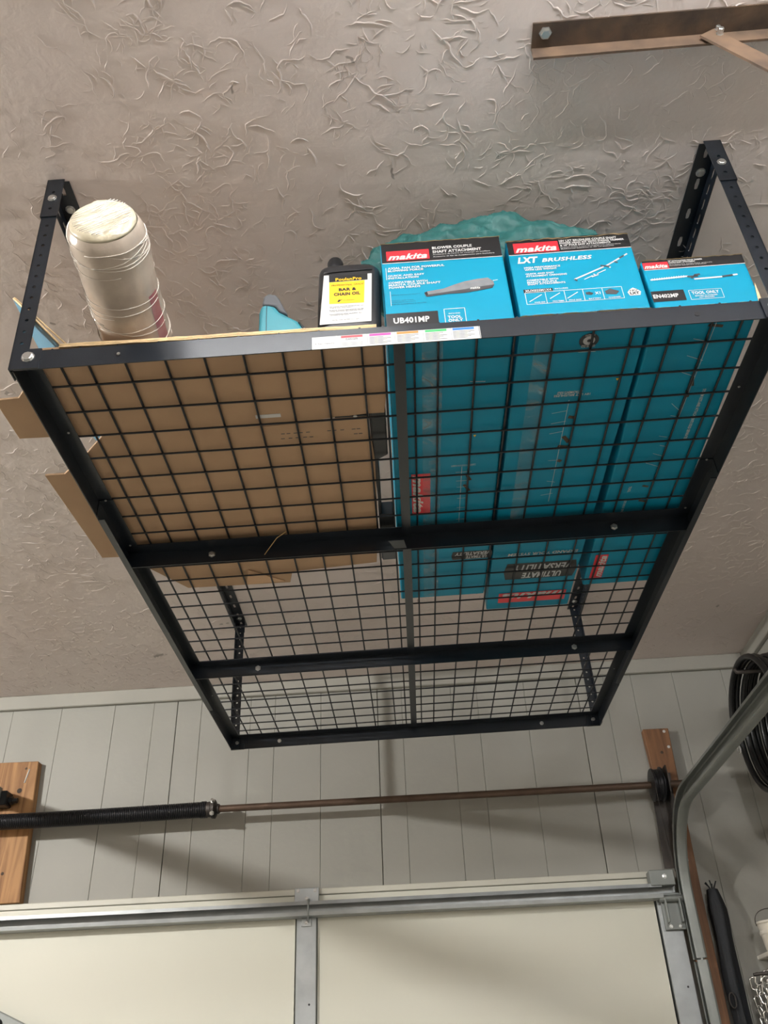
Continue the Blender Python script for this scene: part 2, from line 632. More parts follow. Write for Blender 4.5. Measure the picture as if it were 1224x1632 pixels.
for x0, x1 in stiles[1:4]:
    xm = (x0 + x1) / 2
    pl = bevel(MB().box(x0 - .008, x1 + .008, yf - .0185, yf - .0145, -.376, -.327).build('hinge_plate', 'galv', door, DB), .0015, 1)
    for dx, z in ((-.03, -.336), (.03, -.336), (0, -.362)):
        hexbolt((xm + dx, yf - .0185, z), (0, -1, 0)).build('bolt', 'zinc', pl, DB)
    cl = MB()
    cl.tube([(xm + .008, yf - .019, -.365), (xm + .012, yf - .064, -.376), (xm + .012, yf - .066, -.40), (xm + .012, yf - .064, -.426), (xm + .006, yf - .02, -.437)], .003, 6)
    cl.build('strut_clip', 'galv', door, DB, smooth=True)
    t = bevel(MB().box(xm - .018, xm + .018, yf - .019, yf - .0145, -.452, -.424).build('hinge_tab', 'galv', door, DB), .003, 2)
    hexbolt((xm, yf - .019, -.440), (0, -1, 0)).build('bolt', 'zinc', t, DB)
# end bracket and roller carrier at the right edge
pl = bevel(MB().box(1.335, 1.418, yf - .066, yf - .0145, -.386, -.336).build('end_bracket', 'galv_dull', door, DB), .002, 1)
hexbolt((1.385, yf - .066, -.358), (0, -1, 0), .007).build('bolt', 'zinc', pl, DB)
mb = MB().box(1.365, 1.432, yf - .03, yf - .0145, -.520, -.405)
mb.box(1.372, 1.378, yf - .056, yf - .03, -.500, -.425).box(1.419, 1.425, yf - .056, yf - .03, -.500, -.425)
rc = bevel(mb.build('roller_carrier', 'galv_dull', door, DB), .0015, 1)
MB().lathe([(0, .011), (.09, .011)], (1.357, yf - .044, -.425), (1, 0, 0), 12).build('roller_stem', 'galv_dull', rc, DB, smooth=40)
for x in (1.383, 1.414):
    hexbolt((x, yf - .03, -.510), (0, -1, 0), .005).build('bolt', 'zinc', rc, DB)
# sloped grey bar with a knob on the door, taken for the opener arm
mb = MB()
mb.prism([(-1.10, -.568), (-.70, -.741), (-.728, -.805), (-1.128, -.632)], 1, yf - .05, yf - .032)
mb.box(-.80, -.76, yf - .036, yf - .001, -.770, -.735)
ph = bevel(mb.build('sloped_bar', 'galv_dull', door, DB), .004, 2)
MB().lathe([(0, .019), (.006, .019), (.010, .016), (.004, .013), (.004, .003)], (-.872, yf - .05, -.706), (0, -1, 0), 24).build('black_knob', 'black_plastic', ph, DB, smooth=40)

# ================================================================== the overhead storage rack
rack = thing('storage_rack', 'black steel overhead rack with wire mesh deck hung under the ceiling', 'rack', (0, 0, 0), RACK)
W, Lr, H, T = 1.22, 1.83, .0388, .0018


def rp(mb, name, m='rack', parent=rack, **k):
    return mb.build(name, m, parent, **k)


fb = rp(MB().box(0.003, W - .003, 0, T, 0, H).box(0.003, W - .003, T, .030, H - T, H), 'front_beam')
for x in (.165, 1.075):
    MB().lathe([(0, .0045), (.0006, .0045)], (x, -.0006, .019), (0, 1, 0), 10).build('hole', 'black', fb)
hexbolt((.166, -.0004, .0195), (0, -1, 0), .0024, .001).build('screw', 'zinc', fb)
# printed sticker on the front beam
stk = MB().box(.4707, .7345, -.0006, 0, -.0005, .0252).build('label_sticker', 'white', fb)
O, XD, ZD = (0, -.0008, 0), (1, 0, 0), (0, 0, 1)
for x0, x1, c in ((.5163, .5503, 'red'), (.5608, .5947, 'magenta'), (.604, .6379, 'orange'), (.6485, .6823, 'green'), (.6917, .7255, 'blue')):
    MB().quad(O, XD, ZD, x0, x1, .0196, .0244).build('heading_band', c, stk)
mb = MB()
for x in (.5115, .5573, .6006, .645, .6889):
    mb.quad(O, XD, ZD, x, x + .0005, 0, .025)
mb.quad(O, XD, ZD, .7325, .7338, 0, .025)
mb.build('divider_lines', 'grey', stk)['kind'] = 'stuff'
mb = MB()
text(mb, '4 Tier capacity', O, XD, ZD, .475, .506, .0085, .0115, 0, .01)
text(mb, 'DANGER', O, XD, ZD, .524, .543, .0145, .0185, 0, .03)
for x0 in (.5608, .604, .6485, .6917):
    for j in range(6):
        mb.quad(O, XD, ZD, x0, x0 + .034 - .006 * ((j * 7 + int(x0 * 100)) % 3), .0165 - j * .0027, .0174 - j * .0027)
for j in range(3):
    mb.quad(O, XD, ZD, .5163, .5503, .0085 - j * .0027, .0091 - j * .0027)
mb.build('fine_print', 'dgrey', stk)['kind'] = 'stuff'

for s, xo in ((1, 0.0), (-1, W)):          # side rails: near piece, middle splice with a bottom lip, far piece
    def X(a):
        return xo + s * a

    def sb(mb, x0, x1, *r):
        mb.box(min(X(x0), X(x1)), max(X(x0), X(x1)), *r)
    mb = MB()
    sb(mb, 0, T, .003, .428, 0, H)
    sb(mb, 0, .028, .003, .428, H - T, H)
    a = rp(mb, 'side_rail')
    mb = MB()
    sb(mb, .001, .001 + T, .415, 1.50, .002, H - T)
    sb(mb, .001, .030, .415, 1.50, H - 2 * T, H - T)
    sb(mb, .000, .013, .43, 1.47, -.0002, .0018)
    b = rp(mb, 'splice_rail')
    mb = MB()
    sb(mb, 0, T, 1.475, Lr - .002, 0, H)
    sb(mb, 0, .028, 1.475, Lr - .002, H - T, H)
    c = rp(mb, 'side_rail')
    for y, par in ((.20, a), (.414, a), (.585, b), (.66, b), (1.28, b), (1.44, c)):
        hexbolt((X(.016), y, H - 2 * T - .0004), (0, 0, -1), .0020, .0012).build('bolt', 'zinc', par)
    # corner plate where the post meets the front beam
    mb = MB()
    sb(mb, -.001, .043, -.0035, -.0008, -.0008, .0405)
    cp = rp(mb, 'corner_plate')
    hexbolt((X(.024), -.0035, .0225), (0, -1, 0), .0085, .004, 10).build('bolt', 'zinc', cp)
    hexbolt((X(.022), .012, H - T), (0, 0, -1), .0045, .003).build('bolt', 'zinc', cp)
    mb = MB()
    sb(mb, -.001, .043, Lr - .005, Lr + .001, -.0008, .0405)
    cp = rp(mb, 'corner_plate')
    hexbolt((X(.020), Lr - .006, .020), (0, -1, 0), .006, .003, 8).build('bolt', 'zinc', cp)

for yw in (.622, 1.236):                    # two cross beams
    cb = rp(MB().box(.003, W - .003, yw - T, yw, 0, H - T).box(.003, W - .003, yw - .034, yw, H - 2 * T, H - T), 'cross_beam')
    for x in (.185, 1.055):
        hexbolt((x, yw - T, .020), (0, -1, 0), .0065, .004, 6).build('bolt', 'zinc', cb)
bb = rp(MB().box(.003, W - .003, Lr - T, Lr, 0, H).box(.003, W - .003, Lr - .032, Lr, H - T, H), 'rear_beam')
for x in (.16, 1.03):
    hexbolt((x, Lr - T, .020), (0, -1, 0), .0055, .003, 8).build('bolt', 'zinc', bb)
for y0, y1 in ((.004, .6195), (.6225, 1.2335), (1.2365, 1.80)):   # middle support strips
    rp(MB().box(.598, .617, y0, y1, .0315, .0345), 'support_strip')
rp(MB().add([(.568, .585, .0015), (.600, .585, .0015), (.606, .6195, .0015), (.580, .6195, .0015),
             (.568, .585, .0035), (.600, .585, .0035), (.606, .6195, .0035), (.580, .6195, .0035)],
            [(0, 3, 2, 1), (4, 5, 6, 7), (0, 1, 5, 4), (1, 2, 6, 5), (2, 3, 7, 6), (3, 0, 4, 7)]), 'support_tab')

# wire mesh deck: every wire its own part
RW = .0021
colsL = [.055, .100, .160, .225, .289, .353, .417, .481, .546, .583]
colsR = [.632, .672, .735, .797, .861, .926, .991, 1.056, 1.119, 1.168]
rows = [.022] + [.0885 + .0660 * k for k in range(8)] + [.628] + [.694 + .0650 * k for k in range(8)] + [1.214, 1.300] + \
       [1.383 + .0643 * k for k in range(7)] + [1.812]


def wire(a, b):
    return MB().tube([a, b], RW, 6)


w0 = rp(wire((0, .006, H + .0066), (0, Lr - .006, H + .0066)), 'wire', 'wire')
for k, x in enumerate(colsL + colsR):
    o = w0 if k == 0 else w0.copy()
    if k:
        COL.objects.link(o)
        o.parent = rack
    o.location.x = x
    o.rotation_euler.z = random.uniform(-.0012, .0012)
w1 = None
for x0, x1 in ((.008, .604), (.612, W - .008)):
    for y in rows:
        if w1 is None:
            w1 = rp(wire((0, 0, H + .0024), (.600, 0, H + .0024)), 'wire', 'wire')
            o = w1
        else:
            o = w1.copy()
            COL.objects.link(o)
            o.parent = rack
        o.location = (x0, y, 0)
        o.rotation_euler.z = random.uniform(-.004, .004) + (.006 if x0 < .1 and y < .3 else 0)


# posts and ceiling brackets
def post(xo, s, yo, t, ztop, lean, sleeve):
    """xo outer x, s inward direction, yo outer y, t inward direction in y"""
    holes = [.0544 + .0262 * k for k in range(16)]
    lz = Vector((lean, 0, 1)).normalized()
    yface = yo if t > 0 else yo - .006
    mb = MB()
    mb.plate((xo, yface - .0028, 0), lz, (s, 0, 0), (0, 1, 0), sleeve + .02, .027, T, [h for h in holes if h < sleeve + .01], .0032)
    mb.plate((xo, yface - .0028, 0), lz, (0, t, 0), (s, 0, 0), sleeve + .02, .027, T, [h for h in holes if h < sleeve + .01], .0032)
    p = mb.build('post', 'rack', rack)
    mb = MB()
    q = Vector((xo - s * .002, yface - .0050, 0)) + lz * sleeve
    ln = ztop - sleeve
    mb.plate(q, lz, (s, 0, 0), (0, 1, 0), ln, .031, T, [.022, .045, .068], .0032)
    mb.plate(q, lz, (0, t, 0), (s, 0, 0), ln, .031, T, [.022, .045, .068], .0032)
    u = mb.build('post_sleeve', 'rack', rack)
    # slotted angle on the ceiling
    xb = xo + lean * ztop
    yb = yo
    slots = [.018 + .034 * k for k in range(13)]
    mb = MB()
    up_at = ztop - .0005
    mb.plate((xb, yb, up_at - T), (0, t, 0), (s, 0, 0), (0, 0, 1), .44, .036, T, slots, .0042, .0085)
    mb.plate((xb, yb, up_at - .036), (0, t, 0), (0, 0, 1), (s, 0, 0), .44, .036 - T, T, slots, .0035, .0085)
    br = mb.build('ceiling_bracket', 'rack', rack)
    hexbolt((xb + s * .018, yb + t * .060, up_at - T), (0, 0, -1), .0075, .004, 10).build('lag_screw', 'zinc', br)
    hexbolt((xb + s * .018, yb + t * .34, up_at - T), (0, 0, -1), .0075, .004, 10).build('lag_screw', 'zinc', br)
    hexbolt((xo + s * .013 + lean * sleeve, yface - .0052, sleeve + .050), (0, -1, 0), .0068, .003, 10).build('bolt', 'zinc', u)


post(-.004, 1, 0, 1, .4715, -.020, .366)
post(W + .001, -1, 0, 1, .4505, .004, .335)
post(.000, 1, Lr, -1, .4540, .006, .42)
post(W + .002, -1, Lr, -1, .4325, -.004, .40)

# ================================================================== three power tool cartons
DZ = .0482                # deck level on top of the mesh


def carton(name, label, x0, x1, y0, y1, z1, skew=0.0):
    base = ((x0 + x1) / 2, (y0 + y1) / 2, DZ)
    t = thing(name, label, 'box', base, RACK)
    mb = MB()
    nx, ny, nz = 4, 8, 4
    rnd = random.Random(name)
    idx = {}

    def vid(i, j, k):
        key = (i, j, k)
        if key not in idx:
            x = x0 + (x1 - x0) * i / nx
            y = y0 + (y1 - y0) * j / ny
            z = DZ + (z1 - DZ) * k / nz
            x += skew * (j / ny)
            if 0 < i < nx and 0 < k < nz and j in (0, ny):
                pass
            elif j not in (0,):
                x += rnd.uniform(-.0012, .0012) if i in (0, nx) else 0
                z += rnd.uniform(-.0012, .0012) if k == nz else 0
            idx[key] = len(mb.v)
            mb.v.append((x, y, z))
        return idx[key]
    for i in range(nx):
        for j in range(ny):
            mb.f.append((vid(i, j, 0), vid(i, j + 1, 0), vid(i + 1, j + 1, 0), vid(i + 1, j, 0)))
            mb.f.append((vid(i, j, nz), vid(i + 1, j, nz), vid(i + 1, j + 1, nz), vid(i, j + 1, nz)))
    for i in range(nx):
        for k in range(nz):
            mb.f.append((vid(i, 0, k), vid(i + 1, 0, k), vid(i + 1, 0, k + 1), vid(i, 0, k + 1)))
            mb.f.append((vid(i, ny, k), vid(i, ny, k + 1), vid(i + 1, ny, k + 1), vid(i + 1, ny, k)))
    for j in range(ny):
        for k in range(nz):
            mb.f.append((vid(0, j, k), vid(0, j, k + 1), vid(0, j + 1, k + 1), vid(0, j + 1, k)))
            mb.f.append((vid(nx, j, k), vid(nx, j + 1, k), vid(nx, j + 1, k + 1), vid(nx, j, k + 1)))
    body = bevel(mb.build('carton_body', 'cyan', t, base), .003, 2)
    return t, base


class Face:
    """collects flat print on one side of a carton"""
    def __init__(self, t, base, o, xd, yd):
        self.t, self.b = t, base
        self.o, self.xd, self.yd = Vector(o), Vector(xd), Vector(yd)
        self.n = self.xd.cross(self.yd).normalized()

    def org(self, lift):
        return self.o + self.n * lift

    def rect(self, name, m, x0, x1, y0, y1, lift=.0004, parent=None, skew=0.0):
        o = self.org(lift)
        mb = MB()
        q = [o + self.xd * x + self.yd * y for x, y in ((x0, y0), (x1, y0 + skew), (x1, y1 + skew), (x0, y1))]
        mb.add(q, [(0, 1, 2, 3)])
        return mb.build(name, m, parent or self.t, self.b)

    def poly(self, name, m, pts, lift=.0004, parent=None):
        o = self.org(lift)
        mb = MB().add([o + self.xd * x + self.yd * y for x, y in pts], [tuple(range(len(pts)))])
        return mb.build(name, m, parent or self.t, self.b)

    def words(self, name, m, items, lift=.0007, parent=None):
        mb = MB()
        for it in items:
            body, x0, x1, y0, y1 = it[:5]
            sh = it[5] if len(it) > 5 else 0.0
            bo = it[6] if len(it) > 6 else 0.02
            text(mb, body, self.org(lift), self.xd, self.yd, x0, x1, y0, y1, sh, bo)
        return mb.build(name, m, parent or self.t, self.b)

    def lines(self, name, m, segs, w=.0006, lift=.0006, parent=None):
        mb = MB()
        o = self.org(lift)
        for x0, y0, x1, y1 in segs:
            d = Vector((x1 - x0, y1 - y0)).normalized()
            p = Vector((-d.y, d.x)) * (w / 2)
            q = [(x0 - p.x, y0 - p.y), (x1 - p.x, y1 - p.y), (x1 + p.x, y1 + p.y), (x0 + p.x, y0 + p.y)]
            mb.add([o + self.xd * a + self.yd * b for a, b in q], [(0, 1, 2, 3)])
        return mb.build(name, m, parent or self.t, self.b)

    def logo(self, x0, x1, y0, y1):
        r = self.rect('logo_panel', 'red', x0, x1, y0, y1, .0008)
        w, h = x1 - x0, y1 - y0
        self.words('logo_lettering', 'white', [('makita', x0 + .03 * w, x1 - .05 * w, y0 + .06 * h, y0 + .66 * h, .35, .035)], .0011, r)
        return r


def frame_lines(x0, x1, y0, y1):
    return [(x0, y0, x1, y0), (x1, y0, x1, y1), (x1, y1, x0, y1), (x0, y1, x0, y0)]


def worn(t, base, y, x0, x1, z, amp=.0012, seed=1, vert=None):
    """frayed bare edge along the top or bottom of the front face"""
    rnd = random.Random(seed)
    mb = MB()
    n = 26
    lo, hi = [], []
    for i in range(n + 1):
        x = x0 + (x1 - x0) * i / n
        lo.append((x, y - .0014 - rnd.uniform(0, amp * .5), z - amp * rnd.uniform(.7, 1.9)))
        hi.append((x, y + .006, z + amp * rnd.uniform(.2, 1.2)))
    mb.add(lo + hi, [(i, i + 1, n + 2 + i, n + 1 + i) for i in range(n)])
    lo2 = [(q[0], q[1] + .004, q[2] - .0006) for q in lo]
    mb.add(lo + lo2, [(i + 1, i, n + 1 + i, n + 2 + i) for i in range(n)])
    return mb.build('worn_edge', 'card_edge', t, base)


# --- blower attachment carton
X0, X1, Y0, Y1, ZT = .589, .7945, .012, .940, .2495
t, b = carton('blower_carton', 'cyan carton of a blower attachment next to the black oil bottle', X0, X1, Y0, Y1, ZT)
F = Face(t, b, (0, Y0, 0), (1, 0, 0), (0, 0, 1))
F.rect('header_band', 'black', X0 + .001, X1 - .001, .199, ZT - .001)
F.lines('divider_line', 'white', [(X0 + .001, .1985, X1 - .001, .1975)], .0014)
F.logo(.598, .671, .2038, .2279)
F.words('title_lettering', 'white', [('BLOWER COUPLE', .677, .745, .2263, .2330, 0, .035), ('SHAFT ATTACHMENT', .677, .760, .2163, .2232, 0, .035),
                                     ('Accessoire de l\'arbre de couplage du soufflant', .677, .7745, .2112, .2142, 0, .01),
                                     ('Accesorio de Eje de Acoplamiento para Sopladora', .677, .781, .2055, .2085, 0, .01)])
F.words('feature_lettering', 'white', [('AXIAL FAN FOR POWERFUL', .5985, .694, .1826, .1878, 0, .03), ('BLOWING FORCE', .5985, .658, .1766, .1815, 0, .03),
                                       ('QUICK AND EASY', .598, .659, .1643, .1692, 0, .03), ('INSTALLATION', .598, .6486, .1588, .1634, 0, .03),
                                       ('COMPATIBLE WITH', .598, .663, .1478, .1526, 0, .03), ('MAKITA COUPLE SHAFT', .598, .684, .1420, .1468, 0, .03),
                                       ('POWER HEADS', .598, .650, .1360, .1408, 0, .03)])
F.words('small_lettering', 'black', [('Ventilateur axial pour une puissance', .600, .648, .1195, .1218, 0, 0), ('Installation rapide et facile', .600, .637, .1065, .1088, 0, 0),
                                     ('Compatible avec les moteurs', .600, .640, .1028, .1050, 0, 0), ('Rapida instalacion y sencilla', .600, .657, .0980, .1002, 0, 0)])
F.lines('bullet_bars', 'white', [(.5955, .158, .5955, .187), (.5995, .096, .5995, .130)], .0009)
r = F.rect('model_band', 'black', X0 + .0005, .6735, DZ, .0786)
F.words('model_number', 'white', [('UB401MP', .601, .659, .0548, .0680, 0, .032)], .0009, r)
F.lines('tool_only_frame', 'white', frame_lines(.6838, .7172, .043, .0807), .001)
F.words('tool_only_lettering', 'white', [('INCLUDES', .6905, .709, .0685, .071, 0, .02), ('TOOL', .6884, .7106, .0585, .0650, 0, .035), ('ONLY', .6886, .7124, .0512, .0574, 0, .035)])
pic = F.poly('blower_picture', 'grey', [(.6555, .1185), (.6585, .1118), (.6957, .1154), (.7219, .1150), (.7442, .1184), (.7677, .1224), (.7715, .130), (.7707, .1381),
                                        (.763, .1475), (.745, .1462), (.7248, .1427), (.7065, .1365), (.6882, .1288), (.660, .1245)])
F.poly('blower_shadow', 'dgrey', [(.6957, .1154), (.7219, .1150), (.7442, .1184), (.7677, .1224), (.7715, .130), (.745, .127), (.722, .1235), (.6585, .1165), (.6585, .1118)], .0007, pic)
F.poly('nozzle_mouth', 'black', [(.6552, .1215), (.6585, .1130), (.6612, .1170), (.6600, .1240)], .0009, pic)
F.words('picture_lettering', 'white', [('makita', .731, .7475, .1225, .1275, .3, .03)], .0009, pic)
F.lines('shaft_end', 'lgrey', [(.7705, .1395, .7785, .1405)], .0016)
worn(t, b, Y0, X0, X1, ZT, .0012, 3)
B = Face(t, b, (0, 0, DZ), (0, 1, 0), (1, 0, 0))          # underside, lettering read along the box
B.logo(.415, .560, .622, .660)
B2 = Face(t, b, (0, 0, DZ), (-1, 0, 0), (0, 1, 0))        # underside, lettering turned to the far wall
r = B2.poly('slogan_plate', 'black', [(-.712, .728), (-.800, .728), (-.803, .745), (-.800, .763), (-.712, .763), (-.709, .745)][::-1], .0006)
B2.words('slogan_lettering', 'lgrey', [('ULTIMATE', -.790, -.742, .747, .760, .2, .03), ('VERSATILITY', -.798, -.716, .731, .745, .2, .03)], .0009, r)
B2.rect('packing_tape', 'tape', -.680, -.645, .03, .93, .0012)
B.lines('drawing_lines', 'lgrey', [(.40, .722, .60, .722), (.418, .710, .418, .742), (.448, .712, .448, .735), (.47, .714, .47, .733), (.51, .716, .51, .735), (.545, .716, .545, .734), (.590, .716, .590, .738)], .0009)
B.lines('drawing_marks', 'rust', [(.43, .733, .448, .741), (.462, .728, .485, .740)], .006)['kind'] = 'stuff'
B.words('drawing_caption', 'lgrey', [('TOOL ONLY', .393, .399, .70, .75, 0, 0)])
F3 = B2.poly('warning_triangle', 'yellow', [(-.746, .302), (-.740, .302), (-.743, .309)], .0008)
B2.lines('fold_line', 'white', [(-.755, .155, -.728, .153)], .0012)

# --- string trimmer kit carton
X0, X1, Y0, Y1, ZT = .8045, 1.0145, .016, 1.030, .2405
t, b = carton('trimmer_carton', 'large cyan carton of a brushless trimmer kit, middle one of the row', X0, X1, Y0 + .014, Y1, ZT)
bevel(MB().box(X0, X1, Y0, Y0 + .0142, .0570, ZT).build('front_panel', 'cyan', t, b), .003, 2)
F = Face(t, b, (0, Y0, 0), (1, 0, 0), (0, 0, 1))
F.rect('header_band', 'black', X0 + .001, X1 - .001, .2025, ZT - .001)
F.lines('divider_line', 'white', [(X0 + .001, .2015, X1 - .001, .2025)], .0014)
F.logo(.8155, .892, .2052, .2302)
F.words('title_lettering', 'white', [('18V LXT BRUSHLESS COUPLE SHAFT', .895, .993, .2266, .2322, 0, .035), ('POWER HEAD KIT WITH STRING TRIMMER', .895, 1.005, .2212, .2258, 0, .035),
                                     ('& 10" POLE SAW ATTACHMENTS', .895, .981, .2158, .2204, 0, .035),
                                     ('Ensemble moteur a arbre de couplage avec taille-bordures', .895, .9974, .2115, .2140, 0, .01), ('Multifuncional inalambrico de 18V con accesorios', .895, .985, .2082, .2106, 0, .01)])
F.words('range_lettering', 'white', [('LXT', .8175, .853, .1797, .1950, .25, .05)])
F.words('brushless_lettering', 'white', [('BRUSHLESS', .8585, .9435, .1800, .1892, .25, .03)])
F.words('feature_lettering', 'white', [('HIGH PERFORMANCE', .8266, .887, .1662, .1706, 0, .03), ('WITH LESS WEIGHT', .8266, .8806, .1610, .1652, 0, .03),
                                       ('QUICK AND EASY', .8266, .8745, .1508, .1550, 0, .03), ('ATTACHMENT CHANGING', .8266, .8946, .1454, .1498, 0, .03),
                                       ('COMPATIBLE WITH', .8266, .8787, .1356, .1398, 0, .03), ('MAKITA COUPLE', .8266, .8755, .1305, .1346, 0, .03), ('SHAFT ATTACHMENTS', .8266, .889, .1260, .1300, 0, .03)])
r = F.rect('model_band', 'black', .8177, .8657, .1088, .1170)
F.words('model_number', 'white', [('XUX02SM1X4', .820, .8630, .1104, .1156, 0, .03)], .0009, r)
F.words('includes_lettering', 'white', [('INCLUDES', .869, .891, .1125, .1155, 0, .02)])
F.lines('picture_strip_frame', 'white', frame_lines(.8192, .9772, .082, .1088) + [(x, .082, x, .1088) for x in (.852, .8832, .9134, .9452)], .0009)
F.lines('accessory_pictures', 'lgrey', [(.824, .088, .846, .103), (.858, .092, .876, .104), (.886, .090, .905, .103)], .0016)
F.poly('battery_picture', 'dgrey', [(.918, .096), (.926, .094), (.930, .098), (.924, .102), (.917, .101)])
F.poly('charger_picture', 'dgrey', [(.950, .094), (.966, .092), (.972, .099), (.958, .106), (.949, .101)])
F.words('caption_lettering', 'white', [('X1', .932, .941, .0945, .1005, 0, .03), ('POWER HEAD', .832, .849, .0838, .0868), ('STRING TRIMMER', .861, .880, .0838, .0868),
                                       ('POLE SAW', .888, .908, .0838, .0868), ('BATTERY', .920, .940, .0838, .0868), ('CHARGER', .952, .972, .0838, .0868)])
F.poly('badge', 'white', [(.9845, .0945), (.989, .1005), (.995, .1045), (1.001, .1005), (1.0065, .0945), (1.004, .0865), (.987, .0865)])
F.words('badge_lettering', 'black', [('18V', .989, 1.002, .096, .0995, 0, .02), ('LXT', .988, 1.003, .0885, .0945, 0, .05)], .0008)
pic = F.lines('trimmer_picture', 'lgrey', [(.905, .133, .958, .1585), (.962, .160, 1.003, .1865)], .0028)
F.lines('trimmer_parts', 'dgrey', [(.953, .162, .968, .158), (.9875, .1765, .9965, .1825), (.905, .133, .909, .129), (.978, .169, .983, .166)], .003, .0008, pic)
p2 = F.lines('pole_saw_picture', 'white', [(.921, .1315, .936, .139), (.944, .143, .960, .151)], .0014)
F.lines('pole_saw_parts', 'lgrey', [(.934, .136, .946, .1405), (.938, .1425, .942, .138), (.967, .155, .969, .157)], .0024, .0008, p2)
worn(t, b, Y0, X0, X1, ZT, .0026, 5)
worn(t, b, Y0, X0, X1, .0580, .0020, 6)
B2 = Face(t, b, (0, 0, DZ), (-1, 0, 0), (0, 1, 0))
B2.logo(-1.000, -.832, .945, .995)
r = B2.poly('slogan_plate', 'black', [(-.842, .800), (-1.004, .800), (-1.010, .838), (-1.004, .876), (-.842, .876), (-.836, .838)][::-1], .0006)
B2.words('slogan_lettering', 'lgrey', [('ULTIMATE', -.975, -.880, .846, .872, .2, .03), ('VERSATILITY', -.996, -.855, .808, .838, .2, .03)], .0009, r)
B2.words('system_lettering', 'white', [('EXPAND YOUR SYSTEM', -1.002, -.840, .752, .764, .15, .02)])
BL = Face(t, b, (0, 0, DZ), (0, 1, 0), (1, 0, 0))
BL.lines('drawing_lines', 'lgrey', [(.22, .909, .545, .909), (.255, .882, .250, .909), (.285, .884, .28, .911), (.315, .884, .31, .909), (.40, .892, .40, .912),
                                    (.43, .900, .43, .913), (.47, .897, .475, .914), (.52, .890, .515, .914)], .0010)
BL.lines('drawing_marks', 'rust', [(.325, .912, .345, .925), (.355, .905, .36, .925), (.268, .914, .272, .928), (.40, .91, .405, .918)], .008)['kind'] = 'stuff'
B2.words('drawing_caption', 'white', [('ATTACHMENTS SOLD', -.930, -.885, .196, .203, 0, .02), ('18V LXT BRUSHLESS', -.945, -.880, .204, .210, 0, .02)])
r = B2.poly('round_stamp', 'dgrey', [(-.922 + .0165 * math.cos(a * math.pi / 10), .072 + .0165 * math.sin(a * math.pi / 10)) for a in range(20)], .0006)
B2.poly('stamp_centre', 'lgrey', [(-.922 + .010 * math.cos(a * math.pi / 8), .072 + .010 * math.sin(a * math.pi / 8)) for a in range(16)], .0009, r)
B2.poly('stamp_dot', 'dgrey', [(-.922 + .0035 * math.cos(a * math.pi / 6), .072 + .0035 * math.sin(a * math.pi / 6)) for a in range(12)], .0012, r)
B2.words('stamp_lettering', 'white', [('USE 3YR OLD', -.9335, -.9105, .0815, .0875, 0, .02), ('QUALITY', -.930, -.914, .0565, .0615, 0, .02)], .0012, r)
B2.lines('fold_line', 'white', [(-.937, .099, -.908, .098)], .0010)
B2.poly('warning_triangle', 'yellow', [(-.990, .170), (-.984, .170), (-.987, .177)], .0008)
B2.rect('packing_tape', 'tape', -.865, -.832, .02, .62, .0013)

# --- hedge trimmer carton
X0, X1, Y0, Y1, ZT = 1.0195, 1.1885, .012, .930, .1625
t, b = carton('hedge_trimmer_carton', 'flat cyan carton of a hedge trimmer beside the right rack post', X0, X1, Y0, Y1, ZT, .019)
F = Face(t, b, (0, Y0, 0), (1, 0, 0), (0, 0, 1))
F.rect('header_band', 'black', X0 + .001, X1 - .001, .1390, ZT - .001)
F.lines('divider_line', 'white', [(X0 + .001, .1382, X1 - .001, .1392)], .0012)
F.logo(1.0205, 1.0625, .1400, .1552)
F.words('title_lettering', 'white', [('20" ARTICULATING HEDGE TRIMMER', 1.064, 1.1205, .1545, .1578, 0, .03), ('COUPLE SHAFT ATTACHMENT', 1.064, 1.108, .1505, .1536, 0, .03),
                                     ('Accessoire taille-haie articule', 1.0635, 1.135, .1467, .1485, 0, 0), ('Accesorio cortasetos articulado', 1.0635, 1.125, .1440, .1458, 0, 0)])
pic = F.lines('hedge_trimmer_picture', 'lgrey', [(1.0255, .1145, 1.088, .1178), (1.096, .1100, 1.142, .1112), (1.160, .1135, 1.168, .1144)], .0032)
F.lines('picture_parts', 'dgrey', [(1.086, .1165, 1.104, .1165), (1.092, .1120, 1.100, .1195), (1.142, .1115, 1.160, .1135), (1.098, .1195, 1.108, .1205)], .0036, .0008, pic)
F.lines('blade_teeth', 'white', [(1.028 + .004 * k, .1125 + .0002 * k, 1.029 + .004 * k, .1175 + .0002 * k) for k in range(14)], .0012, .0008, pic)
r = F.rect('model_band', 'black', X0, 1.0728, .0635, .0880)
F.words('model_number', 'white', [('EN402MP', 1.0215, 1.0620, .0712, .0800, 0, .032)], .0009, r)
F.lines('tool_only_frame', 'white', frame_lines(1.0802, 1.133, .0635, .0845), .0008)
F.words('tool_only_lettering', 'white', [('TOOL ONLY', 1.084, 1.128, .0747, .0815, 0, .035), ('BATTERY & CHARGER', 1.088, 1.124, .0698, .0726, 0, .02), ('NOT INCLUDED', 1.094, 1.118, .0660, .0686, 0, .02)])
worn(t, b, Y0, X0, X1, ZT, .0013, 8)
worn(t, b, Y0, X0, X1 + .002, .0505, .0012, 9)
F.poly('torn_corner', 'card_edge', [(1.183, .049), (1.1895, .049), (1.1895, .092), (1.187, .080)], .0009)
B3 = Face(t, b, (0, 0, DZ), (0, -1, 0), (-1, 0, 0))
B3.logo(-.895, -.785, -1.078, -1.048)
BL = Face(t, b, (0, 0, DZ), (0, 1, 0), (1, 0, 0))
